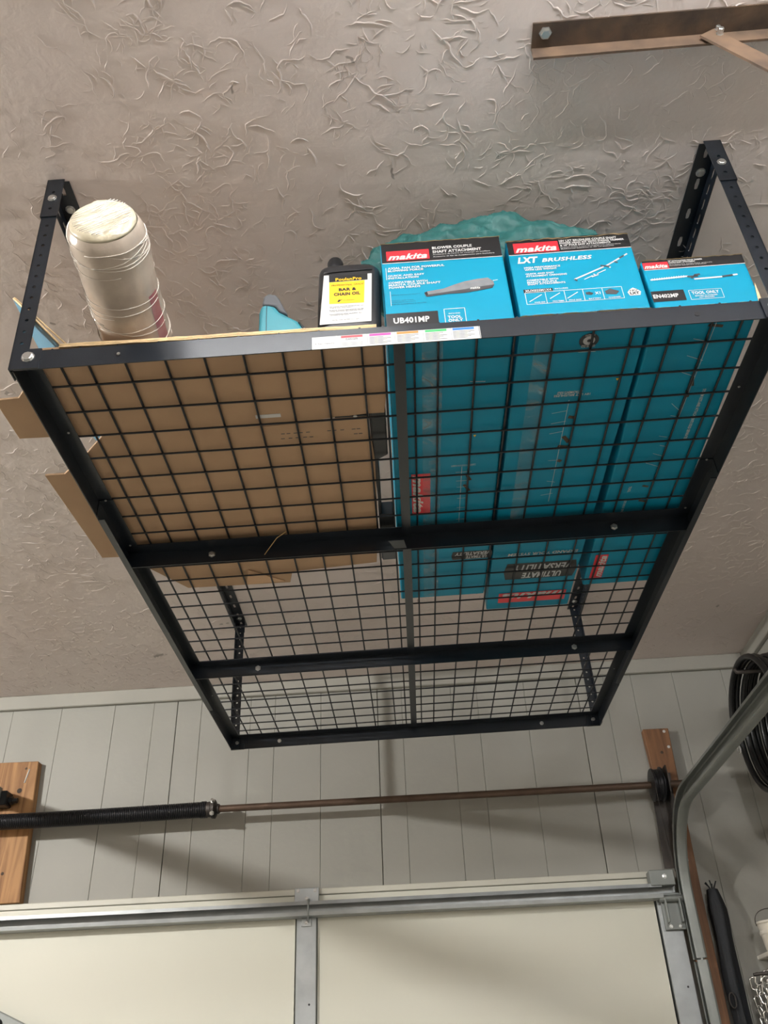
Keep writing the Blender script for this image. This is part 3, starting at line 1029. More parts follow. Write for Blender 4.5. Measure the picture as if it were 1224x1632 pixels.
BL.lines('drawing_lines', 'lgrey', [(.03, 1.127, .45, 1.120), (.085, 1.098, .095, 1.127), (.125, 1.097, .140, 1.128), (.165, 1.095, .180, 1.124), (.25, 1.10, .275, 1.122), (.285, 1.106, .29, 1.122),
                                    (.345, 1.098, .35, 1.115), (.375, 1.106, .38, 1.120), (.40, 1.098, .41, 1.118), (.43, 1.090, .445, 1.118)], .0010)
BL.lines('drawing_marks', 'rust', [(.055, 1.115, .06, 1.14), (.18, 1.120, .205, 1.126), (.215, 1.119, .235, 1.125), (.51, 1.10, .515, 1.113), (.565, 1.103, .57, 1.119)], .006)['kind'] = 'stuff'
BL.words('edge_lettering', 'white', [('SYSTEM KITS AND ATTACHMENTS SOLD SEPARATELY', .215, .365, 1.148, 1.154, 0, .02), ('KITS SOLD SEPARATELY', .56, .63, 1.072, 1.077, 0, .02), ('TOOL', .51, .53, 1.072, 1.078, 0, .02)])

# ================================================================== flattened carton under the left half
base = (.28, .4, DZ)
card = thing('flattened_carton', 'brown flattened cardboard carton with open flaps on the left of the deck', 'cardboard', base, RACK)
TC = .0045
main = [(.020, .008), (.300, .009), (.573, .014), (.584, .050), (.586, .128), (.577, .221), (.546, .2205), (.327, .2385), (.546, .2285), (.553, .366),
        (.547, .616), (.537, .750), (.340, .768), (.329, .817), (.088, .811), (.058, .764), (.020, .706), (-.002, .676), (-.026, .652), (-.066, .650),
        (-.079, .338), (-.041, .338), (-.025, .322), (.020, .280), (.068, .228), (-.083, .224), (-.085, .119), (-.043, .117), (-.023, .094), (.000, .060)]
bevel(MB().prism(main, 2, DZ, DZ + TC).build('lower_sheet', 'card', card, base), .0006, 1)
# raw front edge catching the light
mb = MB()
rnd = random.Random(4)
for k in range(3):
    z = DZ + .0004 + k * .0026
    pts = [(.066 + .507 * i / 30, .007 + .0055 * i / 30 + rnd.uniform(-.0006, .0006) - .002, z + rnd.uniform(-.0003, .0003) + (.001 if i > 14 else 0)) for i in range(31)]
    mb.tube(pts, .0015, 5)
mb.build('raw_edge', 'card_edge', card, base, smooth=True)
# upper sheet and its flap bent up at the left, printed blue on its lower side
z = DZ + TC + .0004
bevel(MB().box(.068, .465, .012, .60, z, z + .003).build('upper_sheet', 'card_light', card, base), .0006, 1)
a, c = Vector((.066, .008, z + .001)), Vector((-.025, -.002, .160))
d = Vector((0, .330, .0))
fl = MB()
n = Vector((.6, 0, .75)) * .003
q = [a, c, c + d * .9, a + d]
fl.add([p for p in q] + [p + n for p in q], [(0, 3, 2, 1), (4, 5, 6, 7), (0, 1, 5, 4), (1, 2, 6, 5), (2, 3, 7, 6), (3, 0, 4, 7)])
flap = fl.build('raised_flap', 'card_light', card, base)
fl = MB()
dn = Vector((-.6, 0, -.75)) * .0006
fl.add([p + dn for p in (a, a + d, c + d * .9, c)], [(0, 1, 2, 3)])
fl.build('blue_print', 'card_blue', flap, base)
for k, m in ((.66, 'red'), (.74, 'white')):
    fl = MB()
    p0, p1 = a + d * k + dn * 2, c + d * .9 * k + dn * 2
    fl.add([p0, p0 + d * .06, p1 + d * .06, p1], [(0, 1, 2, 3)])
    fl.build('print_stripe', m, flap, base)
fl = MB()
fl.tube([a + n * .5, (a + c) / 2 + n * .6, c + n * .4], .0018, 5)
fl.tube([a + n * 1.6 + Vector((.006, 0, 0)), (a + c) / 2 + n * 2.2, c + n * 1.2], .0014, 5)
fl.build('raw_edge', 'card_edge', flap, base, smooth=True)
# small triangle folded down at the rear, sticker, handling print
MB().add([(.243, .742, DZ - .0035), (.226, .810, DZ - .002), (.318, .806, DZ - .002), (.243, .742, DZ - .0015), (.226, .810, DZ - .0005), (.318, .806, DZ - .0005)],
         [(0, 1, 2), (5, 4, 3), (0, 3, 4, 1), (1, 4, 5, 2), (2, 5, 3, 0)]).build('folded_corner', 'card_light', card, base)
MB().box(.347, .392, .203, .212, DZ - .0010, DZ - .0002).build('paper_label', 'white', card, base)
mb = MB()
for r_, (y0, xs) in enumerate(((.262, (.385, .395, .408, .418, .431, .470, .480, .494, .515, .524)), (.276, (.383, .397, .410, .424, .436, .518, .527)))):
    for x in xs:
        mb.quad((0, 0, DZ - .0003), (1, 0, 0), (0, -1, 0), x, x + .007, -y0, -y0 + .0022)
mb.build('handling_print', 'dgrey', card, base)['kind'] = 'stuff'

# black guard lying along the carton's right edge
base = (.56, .45, DZ)
t = thing('tool_guard', 'black plastic tool guard lying between the brown carton and the cyan boxes', 'tool', base, RACK)
bevel(MB().prism([(.548, .224), (.557, .224), (.560, .40), (.558, .60), (.556, .745), (.549, .745), (.552, .50)], 2, DZ + .005, DZ + .030).build('spine', 'black_plastic', t, base), .002)
bevel(MB().prism([(.551, .2195), (.579, .218), (.5785, .347), (.552, .366)], 2, DZ + .001, DZ + .040).build('front_wing', 'black_plastic', t, base), .002)
bevel(MB().box(.551, .5825, .556, .614, DZ + .001, DZ + .035).build('middle_wing', 'black_plastic', t, base), .002)
bevel(MB().box(.551, .5825, .650, .744, DZ + .001, DZ + .030).build('rear_wing', 'grey_plastic', t, base), .002)
ar = bevel(MB().box(.487, .546, .2225, .2265, DZ - .0005, DZ + .004).build('slotted_arm', 'black_plastic', t, base), .0006, 1)
hexbolt((.524, .2243, DZ - .0005), (0, 0, -1), .0030, .001).build('screw', 'zinc', ar, base)

# ================================================================== oil bottle
base = (.529, .052, DZ + TC)
t = thing('oil_bottle', 'black plastic bottle of chain oil with white and yellow label', 'bottle', base, RACK)


def superring(cx, cy, hw, hd, z, e=4.5, n=36):
    out = []
    for i in range(n):
        a = 2 * math.pi * i / n
        c, s = math.cos(a), math.sin(a)
        out.append((cx + hw * math.copysign(abs(c) ** (2 / e), c), cy + hd * math.copysign(abs(s) ** (2 / e), s), z))
    return out


zb = DZ + TC
secs = [(zb, .528, .045, .024), (zb + .003, .528, .050, .029), (zb + .010, .528, .0525, .031), (zb + .07, .5295, .053, .031), (.200, .5325, .0532, .031), (.210, .5325, .0525, .0308),
        (.2165, .5315, .0495, .0295), (.2210, .529, .044, .026), (.2240, .520, .031, .021), (.2260, .511, .020, .016), (.2280, .5085, .0150, .0140), (.233, .5085, .0145, .0140)]
mb = MB().rings([superring(cx, .054, hw, hd, z, 4.5 if z < .222 else 3.0 if z < .225 else 2.0) for z, cx, hw, hd in secs])
mb.build('bottle_body', 'bottle', t, base, smooth=50)
cp = MB().lathe([(0, .0150), (.004, .0152), (.0045, .0142), (.021, .0140), (.0265, .0120), (.0285, .007)], (.5085, .050, .2290), (0, 0, 1), 28)
cp.build('cap', 'black_plastic', t, base, smooth=40)
# rib above the label
MB().tube([(.490, .0226, .1985), (.528, .0216, .1990), (.572, .0226, .2005)], .0012, 6).build('moulded_rib', 'bottle', t, base, smooth=True)
F = Face(t, base, (0, .0226, 0), (1, 0, 0), (0, 0, 1))
lab = F.poly('label', 'white', [(.4812, .0755), (.5655, .0765), (.5712, .1895), (.564, .1897), (.5636, .1747), (.4985, .1742), (.4985, .1915), (.4900, .1918)], .0004)
F.poly('brand_band', 'black', [(.4985, .1742), (.5636, .1747), (.5640, .1885), (.4985, .1895)], .0006)
F.words('brand_lettering', 'yellow', [('PoulanPro', .5095, .5535, .1755, .1828, 0, .02)], .0010)
F.poly('yellow_panel', 'yellow', [(.4978, .1218), (.5555, .1203), (.5585, .1735), (.4988, .1735)], .0008)
F.words('panel_lettering', 'black', [('BAR &', .5142, .5440, .1505, .1578, 0, .05), ('CHAIN OIL', .5058, .5500, .1395, .1472, 0, .05), ('PROFESSIONAL GRADE', .5022, .5567, .1630, .1672, .2, 0),
                                     ('for chainsaws', .5215, .5395, .1272, .1295, 0, 0)], .0011)
F.poly('saw_mark', 'black', [(.511, .1255), (.5145, .1245), (.5155, .127), (.521, .1315), (.5165, .1295), (.514, .1305), (.5125, .128)], .0011)
F.words('label_small_print', 'black', [('All season formula designed for use', .498, .5547, .1132, .1155, 0, .02), ('in bar & chain oiling systems', .499, .535, .1105, .1125, 0, .02),
                                       ('Reduces friction and extends the life', .498, .5543, .1050, .1072, 0, .02), ('of bar and chain, sprocket and clutch', .499, .553, .1022, .1042, 0, .02),
                                       ('Formulated with tackifier for', .498, .5515, .0962, .0982, 0, .02), ('lubrication at high speeds', .499, .530, .0936, .0954, 0, .02),
                                       ('32 FL. OZ. (0.946 L) 1 QT', .502, .5460, .0820, .0845, 0, .01)], .0008)

# ================================================================== wrapped roll overhanging the front beam
A = Vector((.1770, -.1590, .1342))
Bp = Vector((.1550, .260, .1145))
AX = (Bp - A).normalized()
LN = (Bp - A).length
u = AX.cross(Vector((0, 0, 1))).normalized()
v = u.cross(AX)
RR = .0578
base = tuple(A + AX * .3 - Vector((0, 0, RR)))
t = thing('wrapped_roll', 'fat roll bundled in clear stretch film sticking out over the front beam', 'roll', base, RACK)


def cyl_pt(s, a, r):
    return A + AX * s + (u * math.cos(a) + v * math.sin(a)) * r


def rad(s, a):
    q = Vector((math.cos(a) * 1.5, math.sin(a) * 1.5, s * 9))
    f = noise.noise(q * 1.3) * .0014 + noise.noise(Vector((math.cos(a) * .6, math.sin(a) * .6, s * 60))) * .0007
    e = 1.0
    if s < .02:
        e = 1 - .13 * (1 - s / .02) ** 2
    return (RR + f) * e


n = 48
ss = [0, .003, .007, .013, .02] + [.02 + (LN - .02) * i / 44 for i in range(1, 45)]
mb = MB().rings([[cyl_pt(s, 2 * math.pi * i / n, rad(s, 2 * math.pi * i / n)) for i in range(n)] for s in ss], caps=False)
mb.build('film_body', 'film', t, base, smooth=True)
rr = []
for s, k in ((0.0, 1.0), (-.004, .97), (-.0075, .88), (-.008, .72), (-.0065, .5), (-.005, .25), (-.0045, .04)):
    rr.append([cyl_pt(s + noise.noise(Vector((math.cos(2 * math.pi * i / n) * k * 3, math.sin(2 * math.pi * i / n) * k * 3, 1.7))) * .0035 * (k < .95),
                      2 * math.pi * i / n, RR * .87 * k) for i in range(n)])
MB().rings(rr, caps=True).build('film_end', 'film_end', t, base, smooth=True)
rnd = random.Random(12)
mb = MB()
for k in range(15):                                      # chords of film pulled across the end
    off = (-.75 + 1.4 * k / 14) * RR * .8
    half = math.sqrt(max(0, (RR * .76) ** 2 - off ** 2))
    ca, sa = math.cos(.62), math.sin(.62)
    pts = []
    for j in range(7):
        h_ = -half + 2 * half * j / 6
        x_, y_ = h_ * ca - off * sa, h_ * sa + off * ca
        pts.append(A + u * x_ + v * y_ + AX * (-.0105 + rnd.uniform(-.001, .001)))
    mb.tube(pts, rnd.uniform(.0004, .0009), 4)
mb.build('end_strands', 'strand', t, base, smooth=True)
mb = MB()
for k in range(26):                                      # strands wound round the body
    s0 = rnd.choice([rnd.uniform(.004, .05), rnd.uniform(.03, .30)])
    ti = rnd.uniform(-.025, .03)
    a0, span = rnd.uniform(0, 6.28), rnd.uniform(1.8, 4.5)
    pts = []
    for i in range(19):
        a = a0 + span * i / 18
        s = max(.003, s0 + ti * math.sin(a * .9 + k))
        pts.append(cyl_pt(s, a, rad(s, a) + .0006))
    mb.tube(pts, rnd.uniform(.0004, .0009), 4)
mb.build('wound_strands', 'strand', t, base, smooth=True)
mb = MB()
for a0, a1, s0, s1 in ((-.62, -.22, .115, .30), (-2.95, -2.70, .10, .30)):
    gi = [[cyl_pt(s0 + (s1 - s0) * i / 10, a0 + (a1 - a0) * j / 6, rad(s0 + (s1 - s0) * i / 10, a0 + (a1 - a0) * j / 6) + .0005) for j in range(7)] for i in range(11)]
    mb.add([q for r_ in gi for q in r_], [(i * 7 + j, i * 7 + j + 1, (i + 1) * 7 + j + 1, (i + 1) * 7 + j) for i in range(10) for j in range(6)])
mb.build('printed_band', 'pink', t, base, smooth=True)

# ================================================================== teal power tool behind the beam
base = (.415, .07, DZ + TC)
t = thing('power_tool', 'teal and grey power tool housing standing behind the sticker on the beam', 'power tool', base, RACK)
zb = DZ + TC + .0035
bevel(MB().prism([(.379, zb), (.379, .124), (.383, .143), (.395, .141), (.407, .137), (.413, .124), (.432, .109), (.444, .0995), (.453, .081), (.456, zb)], 1, .030, .098).build('teal_housing', 'teal_plastic', t, base), .008, 4)
bevel(MB().prism([(.3835, .1435), (.386, .164), (.394, .1705), (.407, .1665), (.412, .158), (.428, .1165), (.413, .1245), (.407, .1375), (.395, .1415)], 1, .033, .095).build('grey_handle', 'grey_plastic', t, base), .004, 3)
bevel(MB().prism([(.444, .0995), (.4475, .098), (.458, .081), (.461, zb), (.456, zb), (.453, .081)], 1, .034, .094).build('black_bumper', 'black_plastic', t, base), .002, 2)
MB().tube([(.3925, .0298, .138), (.3925, .0298, .10), (.393, .0298, zb + .01)], .0006, 5).build('seam', 'black_plastic', t, base)

# ================================================================== teal bag on top of the cartons
base = (.76, .2, .25)
t = thing('nylon_bag', 'crumpled teal nylon bag heaped on top of the cyan cartons', 'bag', base, RACK)
prof = [(.548, .250), (.556, .272), (.575, .296), (.605, .318), (.631, .338), (.66, .334), (.702, .344), (.76, .356), (.805, .376), (.824, .377), (.845, .366), (.87, .352),
        (.898, .349), (.925, .336), (.957, .318), (.985, .290), (1.0, .262)]


def topz(x):
    for (x0, z0), (x1, z1) in zip(prof, prof[1:]):
        if x0 <= x <= x1:
            return z0 + (z1 - z0) * (x - x0) / (x1 - x0)
    return .26


rr = []
nu, nv = 130, 72
for i in range(nu + 1):
    x = .549 + .450 * i / nu
    zt = topz(x) + .030 * min(1, (x - .545) / .03, (1.004 - x) / .03)
    zlo = .2525 if x > .588 else .2525
    hh = (zt - zlo) / 2
    dep = .04 + .12 * min(1, (x - .545) / .08, (1.004 - x) / .08)
    ring = []
    for j in range(nv):
        a = 2 * math.pi * j / nv
        c, s_ = math.cos(a), math.sin(a)
        y = .100 - (.045 if c > 0 else dep * 1.1) * math.copysign(abs(c) ** .8, c)
        z = zlo + hh + hh * math.copysign(abs(s_) ** .75, s_)
        q = Vector((x * 9 + z * 16, y * 9, z * 12 - x * 5))
        k = .030 * (abs(noise.noise(q)) + .5 * abs(noise.noise(q * 2.3 + Vector((3, 1, 7)))) + .22 * abs(noise.noise(q * 5.1)))
        fz = max(0, s_)
        ring.append((x + k * .3, y + k * c * 1.2, max(zlo, z - (.75 * k - .006) * fz)))
    rr.append(ring)
MB().rings(rr).build('bag_cloth', 'teal_cloth', t, base, smooth=True)
# straw caught on the first cross beam
mb = MB().tube([(.300, .6165, .008), (.312, .604, .016), (.330, .588, .030), (.352, .570, .0330)], .0009, 5)
o = mb.build('straw', 'straw', None, (.325, .595, .02))
o.matrix_world = RACK @ Matrix.Translation((.325, .595, .02))
tag(o, 'thin dry straw stuck on the first cross beam', 'straw')

# ================================================================== wall hardware above the door
# torsion spring, shaft, drum
ys, zs = YW - .100, -.052
base = (.4, ys, zs)
t = thing('torsion_spring', 'black torsion spring on its long brown shaft above the door', 'spring', base)
sh = MB().lathe([(0, .0125), (3.6, .0125)], (-2.05, ys, zs), (1, 0, 0), 16)
sh.build('shaft', 'shaft', t, base, smooth=40)
pts = []
turns, seg = 190, 10
for k in range(turns * seg + 1):
    a = 2 * math.pi * k / seg
    x = -1.50 + 1.285 * k / (turns * seg)
    bow = -.005 * math.sin(math.pi * (x + 1.5) / 1.285)
    rk = .0275 - (.002 if x < -.24 else 0)
    pts.append((x, ys + rk * math.cos(a), zs + bow + rk * math.sin(a)))
MB().tube(pts, .0034, 5).build('spring_coil', 'spring', t, base, smooth=True)
cone = MB().lathe([(0, .026), (.022, .028), (.026, .033), (.036, .034), (.040, .028), (.044, .018), (.052, .018)], (-.222, ys, zs), (1, 0, 0), 20).build('winding_cone', 'dark_steel', t, base, smooth=35)
for z in (-.024, .024):
    hexbolt((-.190, ys - .027, zs + z * .9), (0, -1, .3 * (1 if z > 0 else -1)), .007, .010).build('set_screw', 'zinc', cone, base)
dr = MB().lathe([(0, .030), (.004, .056), (.008, .058), (.010, .053), (.014, .053), (.016, .055), (.018, .053), (.022, .053), (.024, .055), (.026, .053), (.034, .055), (.037, .062), (.041, .062), (.043, .030), (.062, .024)],
               (1.398, ys, zs), (1, 0, 0), 32).build('cable_drum', 'spring', t, base, smooth=35)
MB().tube([(1.402, ys - .050, zs - .02), (1.412, ys - .020, -.20), (1.425, ys + .01, -.345)], .0016, 5).build('lift_cable', 'dark_steel', t, base)

# bearing plate under the shaft at the right
base = (1.475, YW - .04, -.2)
t = thing('bearing_plate', 'dark greasy steel bearing plate between cable drum and track', 'bracket', base)
mb = MB().prism([(1.402, -.325), (1.474, -.325), (1.486, -.10), (1.492, .006), (1.440, .006), (1.412, -.06)], 1, YW - .044, YW - .040)
mb.build('wall_leaf', 'dark_steel', t, base)
bp_ = MB().prism([(YW - .044, -.345), (YW - .044, .006), (ys - .040, .006), (ys - .052, -.03), (ys - .045, -.09), (YW - .060, -.18), (YW - .056, -.345)], 0, 1.452, 1.456).build('bearing_leaf', 'dark_steel', t, base)
MB().lathe([(0, .024), (.003, .024), (.003, .014), (.012, .014)], (1.456, ys, zs), (1, 0, 0), 20).build('bearing', 'rust', t, base, smooth=35)
for z in (-.13, -.30):
    hexbolt((1.482, YW - .044, z), (0, -1, 0), .006).build('bolt', 'zinc', t, base)

# planks
base = (-1.0, YW - .02, -.32)
t = thing('mounting_plank', 'wide yellow fir plank on the wall behind the spring', 'plank', base)
pts = [(-1.16, .190), (-.912, .187), (-.885, -.3265), (-1.14, -.3265)]
bevel(MB().prism(pts, 1, YW - .040, YW - .003).build('board', 'wood', t, base), .002, 1)
MB().tube([(-.941, YW - .0408, .156), (-.946, YW - .041, .13), (-.951, YW - .0408, .104)], .0028, 5).build('paint_streak', 'white', t, base, smooth=True)
for x, z, r_ in ((-.968, -.225, .006), (-.985, -.268, .008), (-.965, .075, .010), (-.975, -.305, .004), (-.955, .160, .005)):
    MB().lathe([(0, r_), (.0006, r_ * .8)], (x, YW - .0402, z), (0, -1, 0), 9).build('knot', 'rust', t, base)
base = (1.473, YW - .02, -2.2)
t = thing('mounting_plank', 'narrow brown fir plank running down beside the door track', 'plank', base)
pts = [(1.427, .178), (1.523, .177), (1.512, -.40), (1.508, -2.44), (1.446, -2.44), (1.446, -.30)]
bevel(MB().prism(pts, 1, YW - .036, YW - .003).build('board', 'wood_red', t, base), .002, 1)
for x, z in ((1.505, .165), (1.510, .105), (1.480, .085)):
    MB().lathe([(0, .006), (.0006, .004)], (x, YW - .0365, z), (0, -1, 0), 7).build('paint_chip', 'white' if z > .09 else 'rust', t, base)

# opener rail with its black wall bracket (rail runs back over the room, left of the frame)
base = (-1.03, 2.25, .04)
t = thing('opener_rail', 'black bracket and steel opener rail at the yellow plank above the spring', 'opener', base)
bevel(MB().box(-1.075, -.985, 2.255, YW - .041, .008, .062).build('wall_bracket', 'black_plastic', t, base), .003, 1)
mb = MB().lathe([(0, .016), (.012, .016), (.013, .010), (.030, .010)], (-.985, 2.290, .032), (1, 0, 0), 6)
mb.build('clevis_pin', 'black_plastic', t, base)
MB().box(-1.052, -1.008, -1.55, 2.262, .030, .072).build('rail', 'galv_dull', t, base)
mb = MB().box(-1.17, -.89, -1.95, -1.55, -.02, .16)
bevel(mb.build('motor_housing', 'grey_plastic', t, base), .02, 2)
for y in (-1.9, -1.6):
    for x in (-1.16, -.905):
        MB().box(x, x + .004, y, y + .03, .15, ZC - .001).build('hanger_strap', 'galv', t, base)

# door track at the right: C channel swept round the bend
base = (1.48, 2.2, -1.0)
t = thing('door_track', 'galvanised curved door track rising beside the door and bending back overhead', 'track', base)
path = [(1.462, 2.262, -2.42), (1.462, 2.262, -1.4), (1.462, 2.262, -.62), (1.462, 2.262, -.42)]
for k in range(1, 15):
    a = math.pi / 2 * k / 14
    path.append((1.462 + .004 * k / 14, 2.262 - .27 + .27 * math.cos(a), -.42 + .27 * math.sin(a)))
path += [(1.475, 1.6, -.148), (1.490, .8, -.146), (1.50, -.35, -.143)]
cprof = [(0, -.026), (0, .026), (-.006, .030), (-.026, .030), (-.033, .026), (-.033, .018), (-.030, .018), (-.030, .025), (-.025, .0275), (-.0065, .0275), (-.0025, .0245),
         (-.0025, -.0245), (-.0065, -.0275), (-.025, -.0275), (-.030, -.025), (-.030, -.018), (-.033, -.018), (-.033, -.026), (-.026, -.030), (-.006, -.030)]
P = [Vector(q) for q in path]


def sweep(P):
    rr = []
    for k, q in enumerate(P):
        d = (P[min(k + 1, len(P) - 1)] - P[max(k - 1, 0)]).normalized()
        xa = Vector((1, 0, 0))
        nn = d.cross(xa).normalized()
        rr.append([q + xa * a_ + nn * b_ for a_, b_ in cprof])
    return MB().rings(rr)


sweep(P[:3]).build('lower_track', 'galv_dull', t, base, smooth=30)
sweep([P[2] + Vector((0.0, 0, .006))] + P[3:]).build('upper_track', 'galv_dull', t, base, smooth=30)
for z in (-.55, -1.1, -1.8):
    MB().box(1.4625, 1.466, 2.25, YW - .038, z - .03, z + .03).build('jamb_bracket', 'galv_dull', t, base)

# angle iron on the ceiling with its hanging strap
base = (1.2, -.2, ZC)
t = thing('hanger_angle', 'rusty angle iron bolted to the ceiling with a brown strap', 'angle iron', base)
mb = MB().box(.856, 1.62, -.222, -.179, ZC - .0035, ZC)
mb.build('ceiling_leaf', 'rust', t, base)
mb = MB().box(.856, 1.62, -.182, -.178, ZC - .032, ZC)
mb.build('hanging_leaf', 'rust_light', t, base)
hexbolt((.877, -.206, ZC - .0036), (0, 0, -1), .0085, .006).build('lag_bolt', 'zinc', t, base)
st = MB()
pa, pb = Vector((1.140, -.186, ZC - .012)), Vector((1.50, -.20, -.115))
dd = (pb - pa).normalized()
pp = dd.cross(Vector((0, 1, 0))).normalized() * .0155
q = [pa - pp, pa + pp, pb + pp, pb - pp]
yo = Vector((0, -.004, 0))
st.add(q + [w_ + yo for w_ in q], [(0, 1, 2, 3), (7, 6, 5, 4), (0, 4, 5, 1), (1, 5, 6, 2), (2, 6, 7, 3), (3, 7, 4, 0)])
st.build('strap', 'rust_light', t, base)
hexbolt((1.158, -.190, ZC - .022), (0, -1, 0), .005, .010).build('strap_bolt', 'zinc', t, base)
hexbolt((1.158, -.190, ZC - .008), (0, -1, 0), .004, .006).build('strap_bolt', 'zinc', t, base)

# ================================================================== things at the right of the door
# black bundle hanging beside the plank
base = (1.535, YW - .04, -1.3)
t = thing('fabric_bundle', 'long black folded fabric bundle hanging beside the door track', 'bag', base)
rr = []
nn = 22
for k in range(30):
    z = -.400 - .92 * k / 29
    w = .027 * min(1, .62 + k * .2) * (1 + .05 * math.sin(k * .9))
    cx = 1.545 + .003 * math.sin(k * .5)
    ring = []
    for i in range(nn):
        a = 2 * math.pi * i / nn
        r_ = w * (1 + .16 * math.cos(5 * a + k * .12) + .08 * noise.noise(Vector((math.cos(a) * 2, math.sin(a) * 2, z * 9))))
        ring.append((cx + r_ * math.cos(a), YW - .048 + r_ * .95 * math.sin(a), z))
    rr.append(ring)
MB().rings(rr).build('folded_cloth', 'black_cloth', t, base, smooth=60)
mb = MB()
for k in range(6):
    a = k * 1.1
    mb.tube([(1.545, YW - .048, -.412), (1.545 + .010 * math.cos(a), YW - .050 + .012 * math.sin(a), -.392), (1.543 + .020 * math.cos(a), YW - .052 + .018 * math.sin(a), -.375 - .006 * (k % 2))], .0022, 5)
mb.build('gathered_top', 'black_cloth', t, base, smooth=True)
bk = MB().tube([(1.522 + .010 * math.cos(a), YW - .0785, -.735 + .022 * math.sin(a)) for a in [k * math.pi / 8 for k in range(16)]], .0022, 5, closed=True)
bk.build('snap_ring', 'dark_steel', t, base, smooth=True)

# coil of black hose in the corner
base = (1.78, 1.92, -.18)
t = thing('coiled_hose', 'coil of glossy black hose hanging in the right corner', 'hose', base)
turns, seg = 8, 40
pts = []
for k in range(turns * seg + 1):
    a = 2 * math.pi * k / seg
    x = 1.702 + .158 * k / (turns * seg)
    r_ = .212 + .008 * math.sin(k * .05)
    pts.append((x, 1.925 + r_ * math.cos(a), .045 + r_ * math.sin(a)))
MB().tube(pts, .0105, 8).build('hose', 'hose', t, base, smooth=True)
MB().tube([(1.6995, 2.127 + .0127 * math.cos(a), .018 + .0127 * math.sin(a)) for a in [k * .8 for k in range(8)]], .003, 5).build('white_tag', 'white', t, base, smooth=True)
MB().tube([(XR, 1.925, .225), (1.69, 1.925, .225), (1.685, 1.925, .238)], .008, 8).build('wall_hook', 'dark_steel', t, base, smooth=True)

# pail on a white bracket
base = (1.708, 2.235, -.603)
t = thing('pail', 'small white pail with a wire handle on the wall bracket', 'bucket', base)
pail = MB()
n = 36
prof_ = [(-.603, .001), (-.603, .050), (-.598, .052), (-.560, .056), (-.556, .060), (-.548, .060), (-.545, .058), (-.528, .060), (-.524, .066), (-.519, .066), (-.518, .062), (-.56, .055), (-.597, .050), (-.599, .001)]
pail.rings([[(1.708 + r_ * math.cos(2 * math.pi * i / n), 2.235 + r_ * math.sin(2 * math.pi * i / n), z) for i in range(n)] for z, r_ in prof_], caps=False)
pail.build('pail_body', 'offwhite', t, base, smooth=40)
pts = [(1.708 + .066 * math.cos(a) - .022 * math.sin(a), 2.235 - .070 * math.sin(a) * .3, -.530 + .048 * math.sin(a)) for a in [math.pi * k / 16 for k in range(17)]]
MB().tube(pts, .0014, 5).build('wire_handle', 'dark_steel', t, base, smooth=True)
base = (1.66, 2.30, -.606)
t = thing('shelf_bracket', 'white bracket arms on the wall under the small pail', 'bracket', base)
for x in (1.663, 1.752):
    bevel(MB().box(x - .006, x + .006, 2.135, YW - .002, -.617, -.6035).build('arm', 'offwhite', t, base), .003, 2)
bevel(MB().box(1.655, 1.760, YW - .005, YW - .001, -.616, -.6045).build('back_plate', 'offwhite', t, base), .002, 1)

# bright chain hanging in a bunch
base = (1.665, 2.27, -1.0)
t = thing('chain', 'bunch of bright steel chain hanging under the white bracket', 'chain', base)
lk = MB()
pts = []
for k in range(20):
    a = 2 * math.pi * k / 20
    pts.append((.0095 * math.cos(a), 0, .0095 * math.sin(a) + (.008 if math.sin(a) > 0 else -.008)))
lk.tube(pts, .0034, 6, closed=True)
l0 = lk.build('link', 'chrome', t, smooth=True)
rnd = random.Random(21)
first = True
for strand in range(16):
    x0 = 1.606 + .0105 * strand
    yb_ = 2.285 - .022 * (strand % 4)
    top = -.690 + .010 * math.sin(strand * 1.7) + (.012 if 3 < strand < 12 else 0)
    for k in range(12):
        o = l0 if first else l0.copy()
        if not first:
            COL.objects.link(o)
            o.parent = t
        first = False
        o.location = Vector((x0 + rnd.uniform(-.003, .003), yb_ + rnd.uniform(-.004, .004), top - .0265 * k)) - Vector(base)
        o.rotation_euler = (rnd.uniform(-.25, .25), rnd.uniform(-.25, .25), (math.pi / 2 if k % 2 else 0) + rnd.uniform(-.5, .5))
hk = MB().tube([(1.60, 2.255, -.668), (1.665, 2.255, -.663), (1.74, 2.255, -.668)], .005, 8)
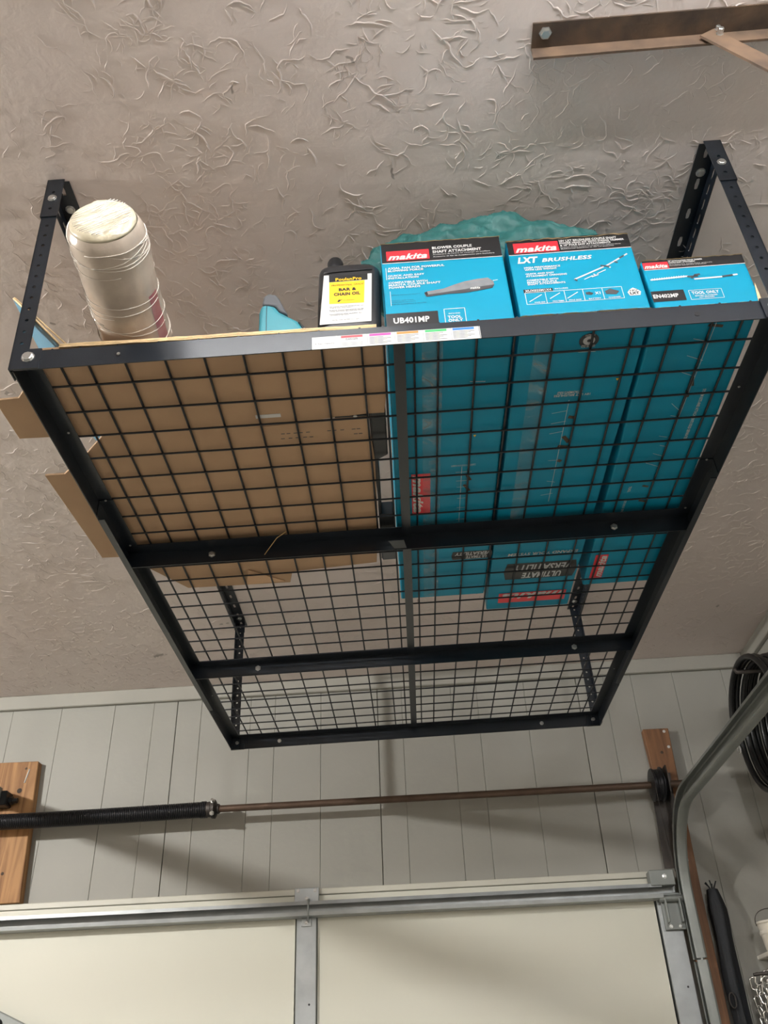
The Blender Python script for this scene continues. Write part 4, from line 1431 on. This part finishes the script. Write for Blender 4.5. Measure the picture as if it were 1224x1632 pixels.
hk.tube([(1.665, 2.255, -.663), (1.665, YW - .003, -.655)], .005, 8)
hk.build('hook_bar', 'dark_steel', t, base, smooth=True)

# ================================================================== lamps (outside the frame; the back bulb is added fill)
for bx, by, lab in ((-1.93, -.26, 'lit globe bulb in a white lampholder on the ceiling at the left'),
                    (1.10, -2.7, 'added fill bulb in a white lampholder near the back of the room')):
    base = (bx, by, ZC)
    t = thing('ceiling_bulb', lab, 'lamp', base)
    MB().lathe([(0, .055), (.012, .055), (.020, .040), (.032, .026), (.040, .022)], (bx, by, ZC - .0005), (0, 0, -1), 28).build('lampholder', 'offwhite', t, base, smooth=35)
    MB().lathe([(.038, .014), (.046, .018), (.060, .036), (.078, .045), (.096, .046), (.112, .036), (.122, .020), (.125, .004)], (bx, by, ZC), (0, 0, -1), 28).build('globe', 'bulb' if bx < 0 else 'bulb_fill', t, base, smooth=True)
base = (1.15, -.98, ZC)
t = thing('shop_light', 'long lit shop light hung under the ceiling behind the viewer', 'lamp', base)
bevel(MB().box(.53, 1.77, -1.01, -.95, ZC - .150, ZC - .136).build('housing', 'offwhite', t, base), .004, 2)
for x in (.6, 1.7):
    MB().box(x - .002, x + .002, -.982, -.978, ZC - .137, ZC - .0005).build('hanger', 'zinc', t, base)
for y in (-1.0, -.96):
    MB().lathe([(0, .013), (1.2, .013)], (.55, y, ZC - .166), (1, 0, 0), 16).build('tube', 'tube', t, base, smooth=40)
base = (.33, -.47, ZC)
t = thing('ceiling_panel_light', 'flat white ceiling light just above the viewer', 'lamp', base)
mb = MB().box(.05, .61, -.52, -.42, ZC - .014, ZC - .0005)
mb.box(.05, .61, -.424, -.42, ZC - .026, ZC - .014).box(.05, .61, -.52, -.516, ZC - .026, ZC - .014)
mb.box(.05, .054, -.516, -.424, ZC - .026, ZC - .014).box(.606, .61, -.516, -.424, ZC - .026, ZC - .014)
mb.build('housing', 'offwhite', t, base)
MB().box(.056, .604, -.500, -.440, ZC - .023, ZC - .0145).build('diffuser', 'panel', t, base)
